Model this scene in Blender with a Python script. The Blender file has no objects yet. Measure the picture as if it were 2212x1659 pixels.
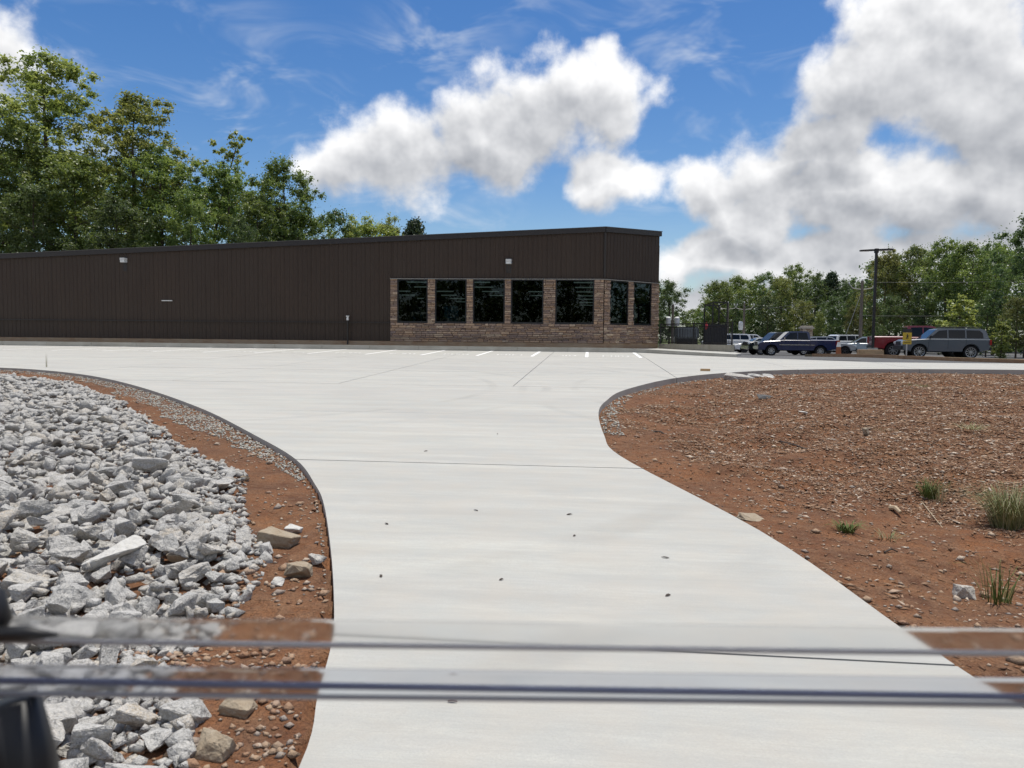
import bpy, bmesh, math, random
import numpy as np
from mathutils import Vector, Matrix
from mathutils.geometry import tessellate_polygon
rng = random.Random(7); nr = np.random.default_rng(7)
sc = bpy.context.scene; col = sc.collection
R_ = math.radians
# ------------------------------------------------------------------ camera
FPX, CXP, CYP = 1662., 1106., 829.5          # focal length and centre in 2212 x 1659 picture units
EYE, SLOPE = 1.8, 0.019                      # eye height, pavement rises 1.9 % towards the building
YAW, PITCH, ROLL = R_(5.7), R_(-3.56), 0.0098
def _axes():
    f = np.array([-math.sin(YAW)*math.cos(PITCH), math.cos(YAW)*math.cos(PITCH), math.sin(PITCH)])
    r = np.array([math.cos(YAW), math.sin(YAW), 0]); u = np.cross(r, f)
    c, s = math.cos(ROLL), math.sin(ROLL)
    return r*c+u*s, u*c-r*s, f
AR, AU, AF = _axes()
cam = bpy.data.objects.new('camera', bpy.data.cameras.new('camera')); col.objects.link(cam)
cam.matrix_world = Matrix(((AR[0], AU[0], -AF[0], 0), (AR[1], AU[1], -AF[1], 0), (AR[2], AU[2], -AF[2], EYE), (0, 0, 0, 1)))
cam.data.sensor_width = 36; cam.data.lens = FPX/2212*36
cam.data.clip_start = 0.05; cam.data.clip_end = 4000
cam.data.dof.use_dof = True; cam.data.dof.focus_distance = 20; cam.data.dof.aperture_fstop = cam.data.lens/4.2
sc.camera = cam
def ray(x, y): return AF+AR*(x-CXP)/FPX-AU*(y-CYP)/FPX
def gnd(x, y):
    d = ray(x, y); t = EYE/(SLOPE*d[1]-d[2]); return (t*d[0], t*d[1])
def onY(x, y, Y):
    d = ray(x, y)*(1); t = Y/d[1]; return Vector((t*d[0], Y, EYE+t*d[2]))
# ------------------------------------------------------------------ sun, exposure
SUN_EL, SUN_AZ = R_(77), R_(28)              # azimuth measured from +Y towards +X: the sun stands high behind the building
sd = Vector((math.sin(SUN_AZ)*math.cos(SUN_EL), math.cos(SUN_AZ)*math.cos(SUN_EL), math.sin(SUN_EL)))
sun = bpy.data.objects.new('sun', bpy.data.lights.new('sun', 'SUN')); col.objects.link(sun)
sun.data.energy = 3.9; sun.data.angle = R_(0.53); sun.data.color = (1, .955, .87)
sun.rotation_euler = sd.to_track_quat('Z', 'Y').to_euler(); sun.location = (0, 0, 60)
vs = sc.view_settings; vs.view_transform = 'Standard'; vs.look = 'None'; vs.exposure = 0.1; vs.gamma = 1.0; vs.use_curve_mapping = False
# ------------------------------------------------------------------ world: sky and clouds
wd = bpy.data.worlds.new('World'); sc.world = wd; wd.use_nodes = True
def build_world():
    nt = wd.node_tree; nt.nodes.clear(); N = nt.nodes; L = nt.links
    def nd(t, **k):
        n = N.new(t)
        for a, b in k.items(): setattr(n, a, b)
        return n
    def lk(a, b): L.new(a, b)
    def mth(op, a, b=None, c=None):
        n = nd('ShaderNodeMath', operation=op)
        for i, v in enumerate((a, b, c)):
            if v is None: continue
            if isinstance(v, (int, float)): n.inputs[i].default_value = v
            else: lk(v, n.inputs[i])
        return n.outputs[0]
    def vm(op, a, b=None, c=None):
        n = nd('ShaderNodeVectorMath', operation=op)
        for i, v in enumerate((a, b, c)):
            if v is None: continue
            if isinstance(v, tuple): n.inputs[i].default_value = v
            else: lk(v, n.inputs[i])
        return n.outputs['Value'] if op in ('LENGTH', 'DOT_PRODUCT') else n.outputs[0]
    def mixc(f, a, b):
        n = nd('ShaderNodeMix', data_type='RGBA')
        for i, v in ((0, f), (6, a), (7, b)):
            if isinstance(v, (int, float)): n.inputs[i].default_value = v
            elif isinstance(v, tuple): n.inputs[i].default_value = v+(1,)
            else: lk(v, n.inputs[i])
        return n.outputs[2]
    def mr(v, a, b, c=0., d=1., smooth=True):
        n = nd('ShaderNodeMapRange', interpolation_type='SMOOTHSTEP' if smooth else 'LINEAR')
        lk(v, n.inputs[0])
        for i, x in enumerate((a, b, c, d)): n.inputs[i+1].default_value = x
        return n.outputs[0]
    def noise(v, scale, detail=8., rough=.58, dist=0.):
        n = nd('ShaderNodeTexNoise'); lk(v, n.inputs['Vector'])
        n.inputs['Scale'].default_value = scale; n.inputs['Detail'].default_value = detail
        n.inputs['Roughness'].default_value = rough; n.inputs['Distortion'].default_value = dist
        return n
    tc = nd('ShaderNodeTexCoord'); sx = nd('ShaderNodeSeparateXYZ'); lk(tc.outputs['Generated'], sx.inputs[0])
    az = mth('ARCTAN2', sx.outputs[0], sx.outputs[1]); el = mth('ARCSINE', sx.outputs[2])
    cb = nd('ShaderNodeCombineXYZ'); lk(az, cb.inputs[0]); lk(el, cb.inputs[1]); P = cb.outputs[0]
    def ae(x, y):
        d = ray(x, y); d = d/np.linalg.norm(d); return math.atan2(d[0], d[1]), math.asin(d[2])
    # cumulus heaps: picture position and radii in picture units
    heaps = [(745, 345, 100, 95), (860, 315, 150, 120), (1030, 300, 210, 115), (1200, 230, 170, 130), (1315, 185, 115, 90),
             (1310, 385, 115, 62), (1850, 200, 170, 130), (2030, 120, 230, 190), (2200, 190, 230, 220), (1760, 310, 150, 60),
             (1515, 420, 90, 80), (1660, 360, 130, 95), (1820, 430, 260, 115), (2090, 430, 270, 125), (1600, 480, 100, 45),
             (1530, 560, 150, 55), (1780, 565, 240, 85), (2020, 565, 270, 85), (1620, 645, 280, 50), (-60, 110, 130, 130)]
    axis = vm('DOT_PRODUCT', tc.outputs['Generated'], tuple(float(v) for v in AF))
    # the same broken cloud cover goes on all round outside the picture
    ga = noise(tc.outputs['Generated'], 2.3, 1., .5).outputs[0]
    out = mr(axis, .80, .62)
    gen = mth('SUBTRACT', mth('MULTIPLY', mth('SUBTRACT', ga, .5), 4.5), mth('MULTIPLY', mth('SUBTRACT', 1.0, out), 4.))
    w = noise(P, 9., 1., .5); wv = vm('SUBTRACT', w.outputs['Color'], (.5, .5, .5))
    sc_ = nd('ShaderNodeVectorMath', operation='SCALE'); lk(wv, sc_.inputs[0]); sc_.inputs['Scale'].default_value = .07
    Q = vm('ADD', P, sc_.outputs[0])
    acc = None; acu = None
    for (x, y, rx, ry) in heaps:
        a, e = ae(x, y)
        d = vm('MULTIPLY_ADD', Q, (FPX/rx, FPX/ry, 0), (-a*FPX/rx, -e*FPX/ry, 0))
        f = mth('SUBTRACT', 1.0, vm('LENGTH', d))
        acc = f if acc is None else mth('SMOOTH_MAX', acc, f, .25)
        # the same heap seen a little further up: how much cloud lies above
        fu = mth('SUBTRACT', 1.0, vm('LENGTH', vm('ADD', d, (.010*FPX/rx, .040*FPX/ry, 0))))
        acu = fu if acu is None else mth('MAXIMUM', acu, fu)
    base = mth('MAXIMUM', acc, gen); baseu = mth('MAXIMUM', acu, gen)
    fb = noise(P, 11., 10., .575).outputs[0]; fbu = noise(vm('ADD', P, (.006, .018, 0)), 11., 4., .55).outputs[0]; fbl = noise(P, 11., 4., .55).outputs[0]
    big = noise(P, 5.5, 3., .5).outputs[0]
    D0 = mth('ADD', base, mth('MULTIPLY', mth('SUBTRACT', fb, .5), 1.9))
    D1 = mth('ADD', baseu, mth('MULTIPLY', mth('SUBTRACT', fbu, .5), .8))
    D0 = mth('ADD', D0, mth('MULTIPLY', mth('SUBTRACT', big, .5), .9))
    alpha = mr(D0, -.10, .42)
    # billows: where the cloud just above is thicker than here, the spot is shaded
    rel = mth('MULTIPLY', mth('SUBTRACT', fbu, fbl), 1.7)
    shade = mth('SUBTRACT', mth('SUBTRACT', 1.0, mr(D1, -.30, .80)), rel)
    shade = mth('ADD', shade, mth('MULTIPLY', mth('SUBTRACT', big, .44), 1.1))
    sky = nd('ShaderNodeTexSky', sky_type='NISHITA'); sky.sun_disc = False
    sky.sun_elevation = SUN_EL; sky.sun_rotation = SUN_AZ; sky.air_density = 1.0; sky.dust_density = .6; sky.ozone_density = 1.6; sky.altitude = 200
    cc = mixc(mr(shade, -.45, 1.0, smooth=False), (3.7, 4.0, 4.6), (13.4, 13.4, 13.5))
    # thin high streaks
    st = nd('ShaderNodeVectorMath', operation='MULTIPLY'); lk(P, st.inputs[0]); st.inputs[1].default_value = (7., 17., 1.)
    ci = noise(st.outputs[0], 1.0, 4., .62, .6).outputs[0]; cim = noise(P, 3.1, 1., .5).outputs[0]
    cia = mth('MULTIPLY', mth('MULTIPLY', mr(ci, .46, .78), mr(cim, .36, .58)), .55)
    g = nd('ShaderNodeHueSaturation'); lk(sky.outputs[0], g.inputs['Color']); g.inputs['Saturation'].default_value = 1.36; g.inputs['Value'].default_value = 1.45; g.inputs['Hue'].default_value = .507
    hz = mr(el, .0, .22)
    skyc = mixc(hz, (5.6, 7.2, 9.0), g.outputs[0])
    skyc = mixc(mth('SUBTRACT', 1.0, mth('MULTIPLY', mth('SUBTRACT', 1.0, hz), .35)), skyc, g.outputs[0])
    c1 = mixc(cia, skyc, (10., 10.6, 11.4))
    c2 = mixc(alpha, c1, cc)
    bg = nd('ShaderNodeBackground'); lk(c2, bg.inputs[0]); bg.inputs[1].default_value = 0.072
    ow = nd('ShaderNodeOutputWorld'); lk(bg.outputs[0], ow.inputs[0])
build_world(); wd.cycles.sampling_method = 'NONE'
# ------------------------------------------------------------------ materials
MATS = {}
def mat(name, base=(.5, .5, .5), rough=.6, metal=0., spec=.5, **k):
    """Principled material; var = [(scale, contrast colour, amount, detail)], bump = [(scale, strength, detail)], rnd = random per piece colours."""
    if name in MATS: return MATS[name]
    m = bpy.data.materials.new(name); m.use_nodes = True; MATS[name] = m
    nt = m.node_tree; N = nt.nodes; L = nt.links; b = N['Principled BSDF']
    b.inputs['Roughness'].default_value = rough; b.inputs['Metallic'].default_value = metal
    b.inputs['Specular IOR Level'].default_value = spec; b.inputs['Base Color'].default_value = tuple(base)+(1,)
    if 'emit' in k:
        b.inputs['Emission Color'].default_value = tuple(k['emit'][0])+(1,); b.inputs['Emission Strength'].default_value = k['emit'][1]
    if 'coat' in k: b.inputs['Coat Weight'].default_value = k['coat']; b.inputs['Coat Roughness'].default_value = .05
    if 'trans' in k: b.inputs['Transmission Weight'].default_value = k['trans']; b.inputs['IOR'].default_value = k.get('ior', 1.49)
    cur = None
    tc = N.new('ShaderNodeTexCoord'); geo = N.new('ShaderNodeNewGeometry')
    vec = geo.outputs['Position'] if k.get('world', True) else tc.outputs['Object']
    if 'rnd' in k:
        oi = N.new('ShaderNodeObjectInfo'); ad = N.new('ShaderNodeMath'); ad.operation = 'ADD'
        L.new(geo.outputs['Random Per Island'], ad.inputs[0]); L.new(oi.outputs['Random'], ad.inputs[1])
        fr = N.new('ShaderNodeMath'); fr.operation = 'FRACT'; L.new(ad.outputs[0], fr.inputs[0])
        cr = N.new('ShaderNodeValToRGB'); L.new(fr.outputs[0], cr.inputs[0]); cr.color_ramp.interpolation = k.get('interp', 'LINEAR')
        cs = k['rnd']; els = cr.color_ramp.elements
        while len(els) < len(cs): els.new(.5)
        for i, c in enumerate(cs): els[i].position = i/(len(cs)-1) if k.get('interp') != 'CONSTANT' else i/len(cs); els[i].color = tuple(c)+(1,)
        cur = cr.outputs[0]
    for (scale, c2, amt, det) in k.get('var', []):
        mp = N.new('ShaderNodeMapping'); L.new(vec, mp.inputs[0])
        mp.inputs['Scale'].default_value = scale if isinstance(scale, tuple) else (scale,)*3
        nz = N.new('ShaderNodeTexNoise'); L.new(mp.outputs[0], nz.inputs['Vector']); nz.inputs['Scale'].default_value = 1; nz.inputs['Detail'].default_value = det; nz.inputs['Roughness'].default_value = .6
        r = N.new('ShaderNodeMapRange'); L.new(nz.outputs[0], r.inputs[0]); r.inputs[1].default_value = .38; r.inputs[2].default_value = .66; r.inputs[4].default_value = amt
        mx = N.new('ShaderNodeMix'); mx.data_type = 'RGBA'; L.new(r.outputs[0], mx.inputs[0])
        if cur is None: mx.inputs[6].default_value = tuple(base)+(1,)
        else: L.new(cur, mx.inputs[6])
        mx.inputs[7].default_value = tuple(c2)+(1,); cur = mx.outputs[2]
    if cur is not None: L.new(cur, b.inputs['Base Color'])
    h = None
    for (scale, stg, det) in k.get('bump', []):
        mp = N.new('ShaderNodeMapping'); L.new(vec, mp.inputs[0]); mp.inputs['Scale'].default_value = scale if isinstance(scale, tuple) else (scale,)*3
        nz = N.new('ShaderNodeTexNoise'); L.new(mp.outputs[0], nz.inputs['Vector']); nz.inputs['Scale'].default_value = 1; nz.inputs['Detail'].default_value = det
        bp = N.new('ShaderNodeBump'); L.new(nz.outputs[0], bp.inputs['Height']); bp.inputs['Strength'].default_value = 1; bp.inputs['Distance'].default_value = stg
        if h is not None: L.new(h, bp.inputs['Normal'])
        h = bp.outputs[0]
    if h is not None: L.new(h, b.inputs['Normal'])
    return m
def glass_mat(name, tint, refl=1.0):
    m = bpy.data.materials.new(name); m.use_nodes = True; nt = m.node_tree; N = nt.nodes; L = nt.links; N.clear()
    o = N.new('ShaderNodeOutputMaterial'); t = N.new('ShaderNodeBsdfTransparent'); t.inputs[0].default_value = tuple(tint)+(1,)
    g = N.new('ShaderNodeBsdfGlossy'); g.inputs['Roughness'].default_value = .015; f = N.new('ShaderNodeFresnel'); f.inputs[0].default_value = 1.5
    mm = N.new('ShaderNodeMath'); mm.operation = 'MULTIPLY'; L.new(f.outputs[0], mm.inputs[0]); mm.inputs[1].default_value = refl
    x = N.new('ShaderNodeMixShader'); L.new(mm.outputs[0], x.inputs[0]); L.new(t.outputs[0], x.inputs[1]); L.new(g.outputs[0], x.inputs[2]); L.new(x.outputs[0], o.inputs[0])
    MATS[name] = m; return m
def leaf_mat(name, cols, trans=.35):
    m = bpy.data.materials.new(name); m.use_nodes = True; nt = m.node_tree; N = nt.nodes; L = nt.links; N.clear()
    o = N.new('ShaderNodeOutputMaterial')
    at = N.new('ShaderNodeAttribute'); at.attribute_name = 'rnd'
    oi = N.new('ShaderNodeObjectInfo')
    cr = N.new('ShaderNodeValToRGB'); L.new(at.outputs['Fac'], cr.inputs[0])
    els = cr.color_ramp.elements
    while len(els) < len(cols): els.new(.5)
    for i, c in enumerate(cols): els[i].position = i/(len(cols)-1); els[i].color = tuple(c)+(1,)
    hs = N.new('ShaderNodeHueSaturation'); L.new(cr.outputs[0], hs.inputs['Color'])
    r1 = N.new('ShaderNodeMapRange'); L.new(oi.outputs['Random'], r1.inputs[0]); r1.inputs[3].default_value = .492; r1.inputs[4].default_value = .516; L.new(r1.outputs[0], hs.inputs['Hue'])
    ml = N.new('ShaderNodeMath'); ml.operation = 'MULTIPLY'; L.new(oi.outputs['Random'], ml.inputs[0]); ml.inputs[1].default_value = 7.31
    fr = N.new('ShaderNodeMath'); fr.operation = 'FRACT'; L.new(ml.outputs[0], fr.inputs[0])
    r2 = N.new('ShaderNodeMapRange'); L.new(fr.outputs[0], r2.inputs[0]); r2.inputs[3].default_value = .75; r2.inputs[4].default_value = 1.25; L.new(r2.outputs[0], hs.inputs['Value'])
    d = N.new('ShaderNodeBsdfDiffuse'); L.new(hs.outputs[0], d.inputs[0]); t = N.new('ShaderNodeBsdfTranslucent')
    h2 = N.new('ShaderNodeHueSaturation'); h2.inputs['Hue'].default_value = .475; h2.inputs['Value'].default_value = 1.5; L.new(hs.outputs[0], h2.inputs['Color']); L.new(h2.outputs[0], t.inputs[0])
    x = N.new('ShaderNodeMixShader'); x.inputs[0].default_value = trans; L.new(d.outputs[0], x.inputs[1]); L.new(t.outputs[0], x.inputs[2])
    gl = N.new('ShaderNodeBsdfGlossy'); gl.inputs['Roughness'].default_value = .45; x2 = N.new('ShaderNodeMixShader'); x2.inputs[0].default_value = .05
    L.new(x.outputs[0], x2.inputs[1]); L.new(gl.outputs[0], x2.inputs[2]); L.new(x2.outputs[0], o.inputs[0])
    MATS[name] = m; return m
# ------------------------------------------------------------------ object helpers
def tag(o, label=None, cat=None, group=None, kind=None):
    if label: o['label'] = label
    if cat: o['category'] = cat
    if group: o['group'] = group
    if kind: o['kind'] = kind
    return o
def empty(name, loc=(0, 0, 0), rz=0.):
    o = bpy.data.objects.new(name, None); o.empty_display_size = .2; col.objects.link(o); o.location = loc; o.rotation_euler = (0, 0, rz); return o
def link(name, me, parent=None, loc=None, rz=None):
    o = bpy.data.objects.new(name, me); col.objects.link(o)
    if parent: o.parent = parent
    if loc is not None: o.location = loc
    if rz is not None: o.rotation_euler = (0, 0, rz)
    return o
def np_mesh(name, V, Fs, m, rnd=None, smooth=False):
    """V (n,3), Fs (k,3|4) arrays"""
    me = bpy.data.meshes.new(name); V = np.asarray(V, np.float32); Fs = np.asarray(Fs, np.int32); k = Fs.shape[1]
    me.vertices.add(len(V)); me.vertices.foreach_set('co', V.ravel())
    me.loops.add(Fs.size); me.loops.foreach_set('vertex_index', Fs.ravel())
    me.polygons.add(len(Fs)); me.polygons.foreach_set('loop_start', np.arange(0, Fs.size, k, dtype=np.int32))
    if smooth: me.polygons.foreach_set('use_smooth', np.ones(len(Fs), bool))
    me.update(calc_edges=True)
    if rnd is not None:
        a = me.attributes.new('rnd', 'FLOAT', 'FACE'); a.data.foreach_set('value', np.asarray(rnd, np.float32))
    me.materials.append(m); return me
class MB:
    def __init__(s): s.v = []; s.f = []
    def add(s, vs, fs):
        o = len(s.v); s.v += [tuple(p) for p in vs]; s.f += [tuple(i+o for i in q) for q in fs]; return s
    def box(s, c, d, rot=None):
        x, y, z = d[0]/2, d[1]/2, d[2]/2
        P = [Vector((a*x, b*y, e*z)) for a in (-1, 1) for b in (-1, 1) for e in (-1, 1)]
        if rot is not None: P = [rot @ p for p in P]
        c = Vector(c)
        return s.add([p+c for p in P], [(0, 1, 3, 2), (4, 6, 7, 5), (0, 4, 5, 1), (2, 3, 7, 6), (0, 2, 6, 4), (1, 5, 7, 3)])
    def bar(s, a, b, w, h=None, up=(0, 0, 1)):
        a, b = Vector(a), Vector(b); d = b-a; h = h or w
        z = Vector(up); x = d.normalized()
        if abs(x.dot(z)) > .98: z = Vector((0, 1, 0))
        y = z.cross(x).normalized(); z = x.cross(y)
        return s.box((a+b)/2, (d.length, w, h), Matrix((x, y, z)).transposed())
    def tube(s, pts, rads, n=8, cap=True):
        pts = [Vector(p) for p in pts]; o = []
        if isinstance(rads, (int, float)): rads = [rads]*len(pts)
        for i, p in enumerate(pts):
            d = (pts[min(i+1, len(pts)-1)]-pts[max(i-1, 0)]).normalized()
            a = d.cross(Vector((0, 0, 1)) if abs(d.z) < .9 else Vector((1, 0, 0))).normalized(); b = d.cross(a)
            o += [p+(a*math.cos(t)+b*math.sin(t))*rads[i] for t in [2*math.pi*j/n for j in range(n)]]
        fs = [(i*n+j, i*n+(j+1) % n, (i+1)*n+(j+1) % n, (i+1)*n+j) for i in range(len(pts)-1) for j in range(n)]
        if cap: fs += [tuple(range(n-1, -1, -1)), tuple((len(pts)-1)*n+j for j in range(n))]
        return s.add(o, fs)
    def prism(s, poly, z0, z1):
        """poly list of (x,y); z0,z1 numbers or functions"""
        n = len(poly); f0 = z0 if callable(z0) else (lambda x, y: z0); f1 = z1 if callable(z1) else (lambda x, y: z1)
        area = sum(poly[i][0]*poly[(i+1) % n][1]-poly[(i+1) % n][0]*poly[i][1] for i in range(n))
        if area < 0: poly = poly[::-1]
        vs = [(x, y, f0(x, y)) for x, y in poly]+[(x, y, f1(x, y)) for x, y in poly]
        tris = tessellate_polygon([[Vector((x, y, 0)) for x, y in poly]])
        fs = []
        for t in tris:
            a, b, c = (Vector(poly[i]+(0,)) if len(poly[i]) == 2 else Vector(poly[i]) for i in t)
            t = t if (b-a).cross(c-a).z > 0 else t[::-1]
            fs += [tuple(i+n for i in t), tuple(t[::-1])]
        fs += [(i, (i+1) % n, n+(i+1) % n, n+i) for i in range(n)]
        return s.add(vs, fs)
    def lathe(s, prof, n=20, axis='y', c=(0, 0, 0)):
        o = []
        for (r, h) in prof:
            for j in range(n):
                t = 2*math.pi*j/n; a, b = r*math.cos(t), r*math.sin(t)
                p = (a, h, b) if axis == 'y' else (a, b, h)
                o.append((p[0]+c[0], p[1]+c[1], p[2]+c[2]))
        k = len(prof); fs = [(i*n+j, i*n+(j+1) % n, (i+1)*n+(j+1) % n, (i+1)*n+j) for i in range(k-1) for j in range(n)]
        return s.add(o, fs)
    def mesh(s, name, m, smooth=False, bevel=0.):
        me = bpy.data.meshes.new(name); me.from_pydata(s.v, [], s.f); me.update()
        bm = bmesh.new(); bm.from_mesh(me)
        bmesh.ops.recalc_face_normals(bm, faces=bm.faces)
        if bevel:
            es = [e for e in bm.edges if len(e.link_faces) == 2 and e.calc_face_angle(0) > .5]
            bmesh.ops.bevel(bm, geom=es, offset=bevel, segments=2, affect='EDGES', clamp_overlap=True)
        bm.to_mesh(me); bm.free()
        if smooth:
            for p in me.polygons: p.use_smooth = True
        me.materials.append(m); return me
    def build(s, name, m, parent=None, smooth=False, bevel=0., loc=None, rz=None):
        return link(name, s.mesh(name, m, smooth, bevel), parent, loc, rz)
def copy_tree(o, parent=None):
    c = o.copy(); col.objects.link(c)
    if parent is not None: c.parent = parent
    for ch in list(o.children): copy_tree(ch, c)
    return c
def vnoise(x, y, seed=0):
    """smooth value noise on arrays"""
    xi = np.floor(x).astype(np.int64); yi = np.floor(y).astype(np.int64); xf = x-xi; yf = y-yi
    def h(a, b):
        n = (a*374761393+b*668265263+seed*974711) & 0x7fffffff; n = ((n ^ (n >> 13))*1274126177) & 0x7fffffff
        return ((n ^ (n >> 16)) & 0xffff)/65535.
    u = xf*xf*(3-2*xf); v = yf*yf*(3-2*yf)
    return (h(xi, yi)*(1-u)+h(xi+1, yi)*u)*(1-v)+(h(xi, yi+1)*(1-u)+h(xi+1, yi+1)*u)*v
def fbm(x, y, o=4, seed=0):
    r = 0; a = .5
    for i in range(o): r = r+a*(vnoise(x*2**i, y*2**i, seed+i)-.5); a *= .5
    return r
# ------------------------------------------------------------------ ground shape
def lot_z(y):
    return np.interp(y, [-50, 0, 44, 50, 63, 75, 400], [0, 0, .836, .71, .47, .45, .45])
LEFT = [(-1.0, -6), (-1.05, 1.5)]+[gnd(*p) for p in [(645, 1659), (687, 1500), (715, 1395), (722, 1330), (716, 1200), (700, 1090), (680, 1045), (640, 993), (560, 945), (430, 880), (300, 835), (200, 812), (100, 800), (0, 794)]]+[(-26, 27.0), (-34, 28), (-62, 29)]
RIGHT = [(2.9, -6), (2.35, 2.0)]+[gnd(*p) for p in [(2212, 1530), (2100, 1460), (1960, 1365), (1640, 1145), (1340, 985), (1305, 940), (1293, 890), (1310, 865), (1350, 842), (1450, 818), (1560, 806), (1700, 799), (1900, 797), (2212, 799)]]+[(24, 33.6), (40, 34), (62, 34.5)]
def smooth_line(P, k=6):
    P = [Vector((p[0], p[1], 0)) for p in P]; o = []
    for i in range(len(P)-1):
        a, b, c, d = P[max(i-1, 0)], P[i], P[i+1], P[min(i+2, len(P)-1)]
        for j in range(k):
            t = j/k
            q = .5*((2*b)+(c-a)*t+(2*a-5*b+4*c-d)*t*t+(3*b-a-3*c+d)*t**3); o.append((q.x, q.y))
    o.append((P[-1].x, P[-1].y)); return o
LEFT = smooth_line(LEFT); RIGHT = smooth_line(RIGHT)
KERB_Y = 46.5
kerb_pts = [(-62, KERB_Y), (1.6, KERB_Y)]+[gnd(*p) for p in [(1370, 761.5), (1401, 762.8), (1460, 766.0), (1530, 769.2), (1592, 771.8)]]
far_edge = kerb_pts+[gnd(1593, 772.5), gnd(1720, 776.5), gnd(1893, 782.5), (17.5, 38.5), (20.6, 38.8), (40, 39.5), (62, 40)]
SLAB = LEFT[::-1][:0]+LEFT+far_edge+RIGHT[::-1]
def dist_poly(X, Y, line):
    d = np.full(X.shape, 1e9)
    for (a, b) in zip(line[:-1], line[1:]):
        ax, ay = a; bx, by = b; dx, dy = bx-ax, by-ay; l2 = dx*dx+dy*dy+1e-12
        t = np.clip(((X-ax)*dx+(Y-ay)*dy)/l2, 0, 1); d = np.minimum(d, np.hypot(X-ax-t*dx, Y-ay-t*dy))
    return d
def inside(X, Y, poly):
    r = np.zeros(X.shape, bool); n = len(poly)
    for i in range(n):
        (x1, y1), (x2, y2) = poly[i], poly[(i+1) % n]
        c = ((y1 > Y) != (y2 > Y)) & (X < (x2-x1)*(Y-y1)/(y2-y1+1e-12)+x1); r ^= c
    return r
def ground_z(X, Y):
    X = np.asarray(X, float); Y = np.asarray(Y, float)
    base = lot_z(Y); ins = inside(X, Y, SLAB)
    dl = dist_poly(X, Y, LEFT[::3]+[LEFT[-1]]); dr = dist_poly(X, Y, RIGHT[::3]+[RIGHT[-1]])
    left = dl < dr
    near = np.clip(1-np.maximum(np.abs(X)-28, 0)/20, 0, 1)*np.clip((36-Y)/3, 0, 1)
    lump = fbm(X*.9, Y*.9, 4, 3)*.22+fbm(X*4.1, Y*4.1, 3, 9)*.085+fbm(X*13, Y*13, 2, 5)*.018
    eL = np.interp(Y, [2, 5, 9, 30], [.03, .03, .055, .085]); eR = np.interp(Y, [2, 9, 16, 24], [.025, .05, .10, .19])
    zL = base-eL-.028*np.minimum(dl, 6)+lump*np.clip(dl/1.0, .12, 1)
    gul = fbm(X*.35+Y*.16, Y*.9-X*.5, 3, 21)
    zR = base-eR-.24*np.exp(-((dr-2.6)/1.5)**2)*np.clip((24-Y)/8, 0, 1)+.02*np.minimum(dr, 7)+(lump+gul*.42)*np.clip(dr/1.2, .1, 1)
    z = np.where(left, zL, zR)
    z = np.where(ins, base-.16, z)
    far = np.clip((Y-36)/3, 0, 1)
    z = z*(1-far)+(base-.16)*far
    return z
def build_ground():
    xs = np.concatenate([[-900, -500, -300, -180, -120, -90, -70, -55, -45, -38], np.arange(-32, -12, .35), np.arange(-12, 14, .11), np.arange(14, 30, .4), [32, 38, 45, 55, 70, 90, 120, 180, 300, 500, 900]])
    ys = np.concatenate([[-300, -120, -60, -30, -16, -8, -3, 0, 1.2], np.arange(2, 16, .10), np.arange(16, 36, .22), np.arange(36, 80, 2.), [85, 95, 110, 140, 200, 300, 500, 900]])
    X, Y = np.meshgrid(xs, ys); Z = ground_z(X, Y)
    nx, ny = len(xs), len(ys); idx = np.arange(nx*ny).reshape(ny, nx)
    F = np.stack([idx[:-1, :-1], idx[:-1, 1:], idx[1:, 1:], idx[1:, :-1]], -1).reshape(-1, 4)
    m = mat('red_clay', (.225, .090, .039), .95, spec=.15, var=[(.55, (.30, .140, .060), .85, 4), (.23, (.165, .092, .055), .6, 3), (2.3, (.098, .047, .029), .75, 5), (9., (.25, .155, .095), .55, 4), (55., (.075, .038, .025), .6, 3)], bump=[(60., .02, 4), (9., .07, 5)])
    # leaf litter and grass beyond the lot
    nt = m.node_tree; N = nt.nodes; L = nt.links; b = N['Principled BSDF']; src = b.inputs['Base Color'].links[0].from_socket
    geo = N.new('ShaderNodeNewGeometry'); sp = N.new('ShaderNodeSeparateXYZ'); L.new(geo.outputs['Position'], sp.inputs[0])
    r = N.new('ShaderNodeMapRange'); L.new(sp.outputs[1], r.inputs[0]); r.inputs[1].default_value = 52; r.inputs[2].default_value = 58
    mx = N.new('ShaderNodeMix'); mx.data_type = 'RGBA'; L.new(r.outputs[0], mx.inputs[0]); L.new(src, mx.inputs[6]); mx.inputs[7].default_value = (.07, .085, .03, 1); L.new(mx.outputs[2], b.inputs['Base Color'])
    tag(link('ground', np_mesh('ground', np.stack([X, Y, Z], -1).reshape(-1, 3), F, m, smooth=True)), 'bare red clay ground around the concrete drive', kind='structure')
build_ground()
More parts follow.
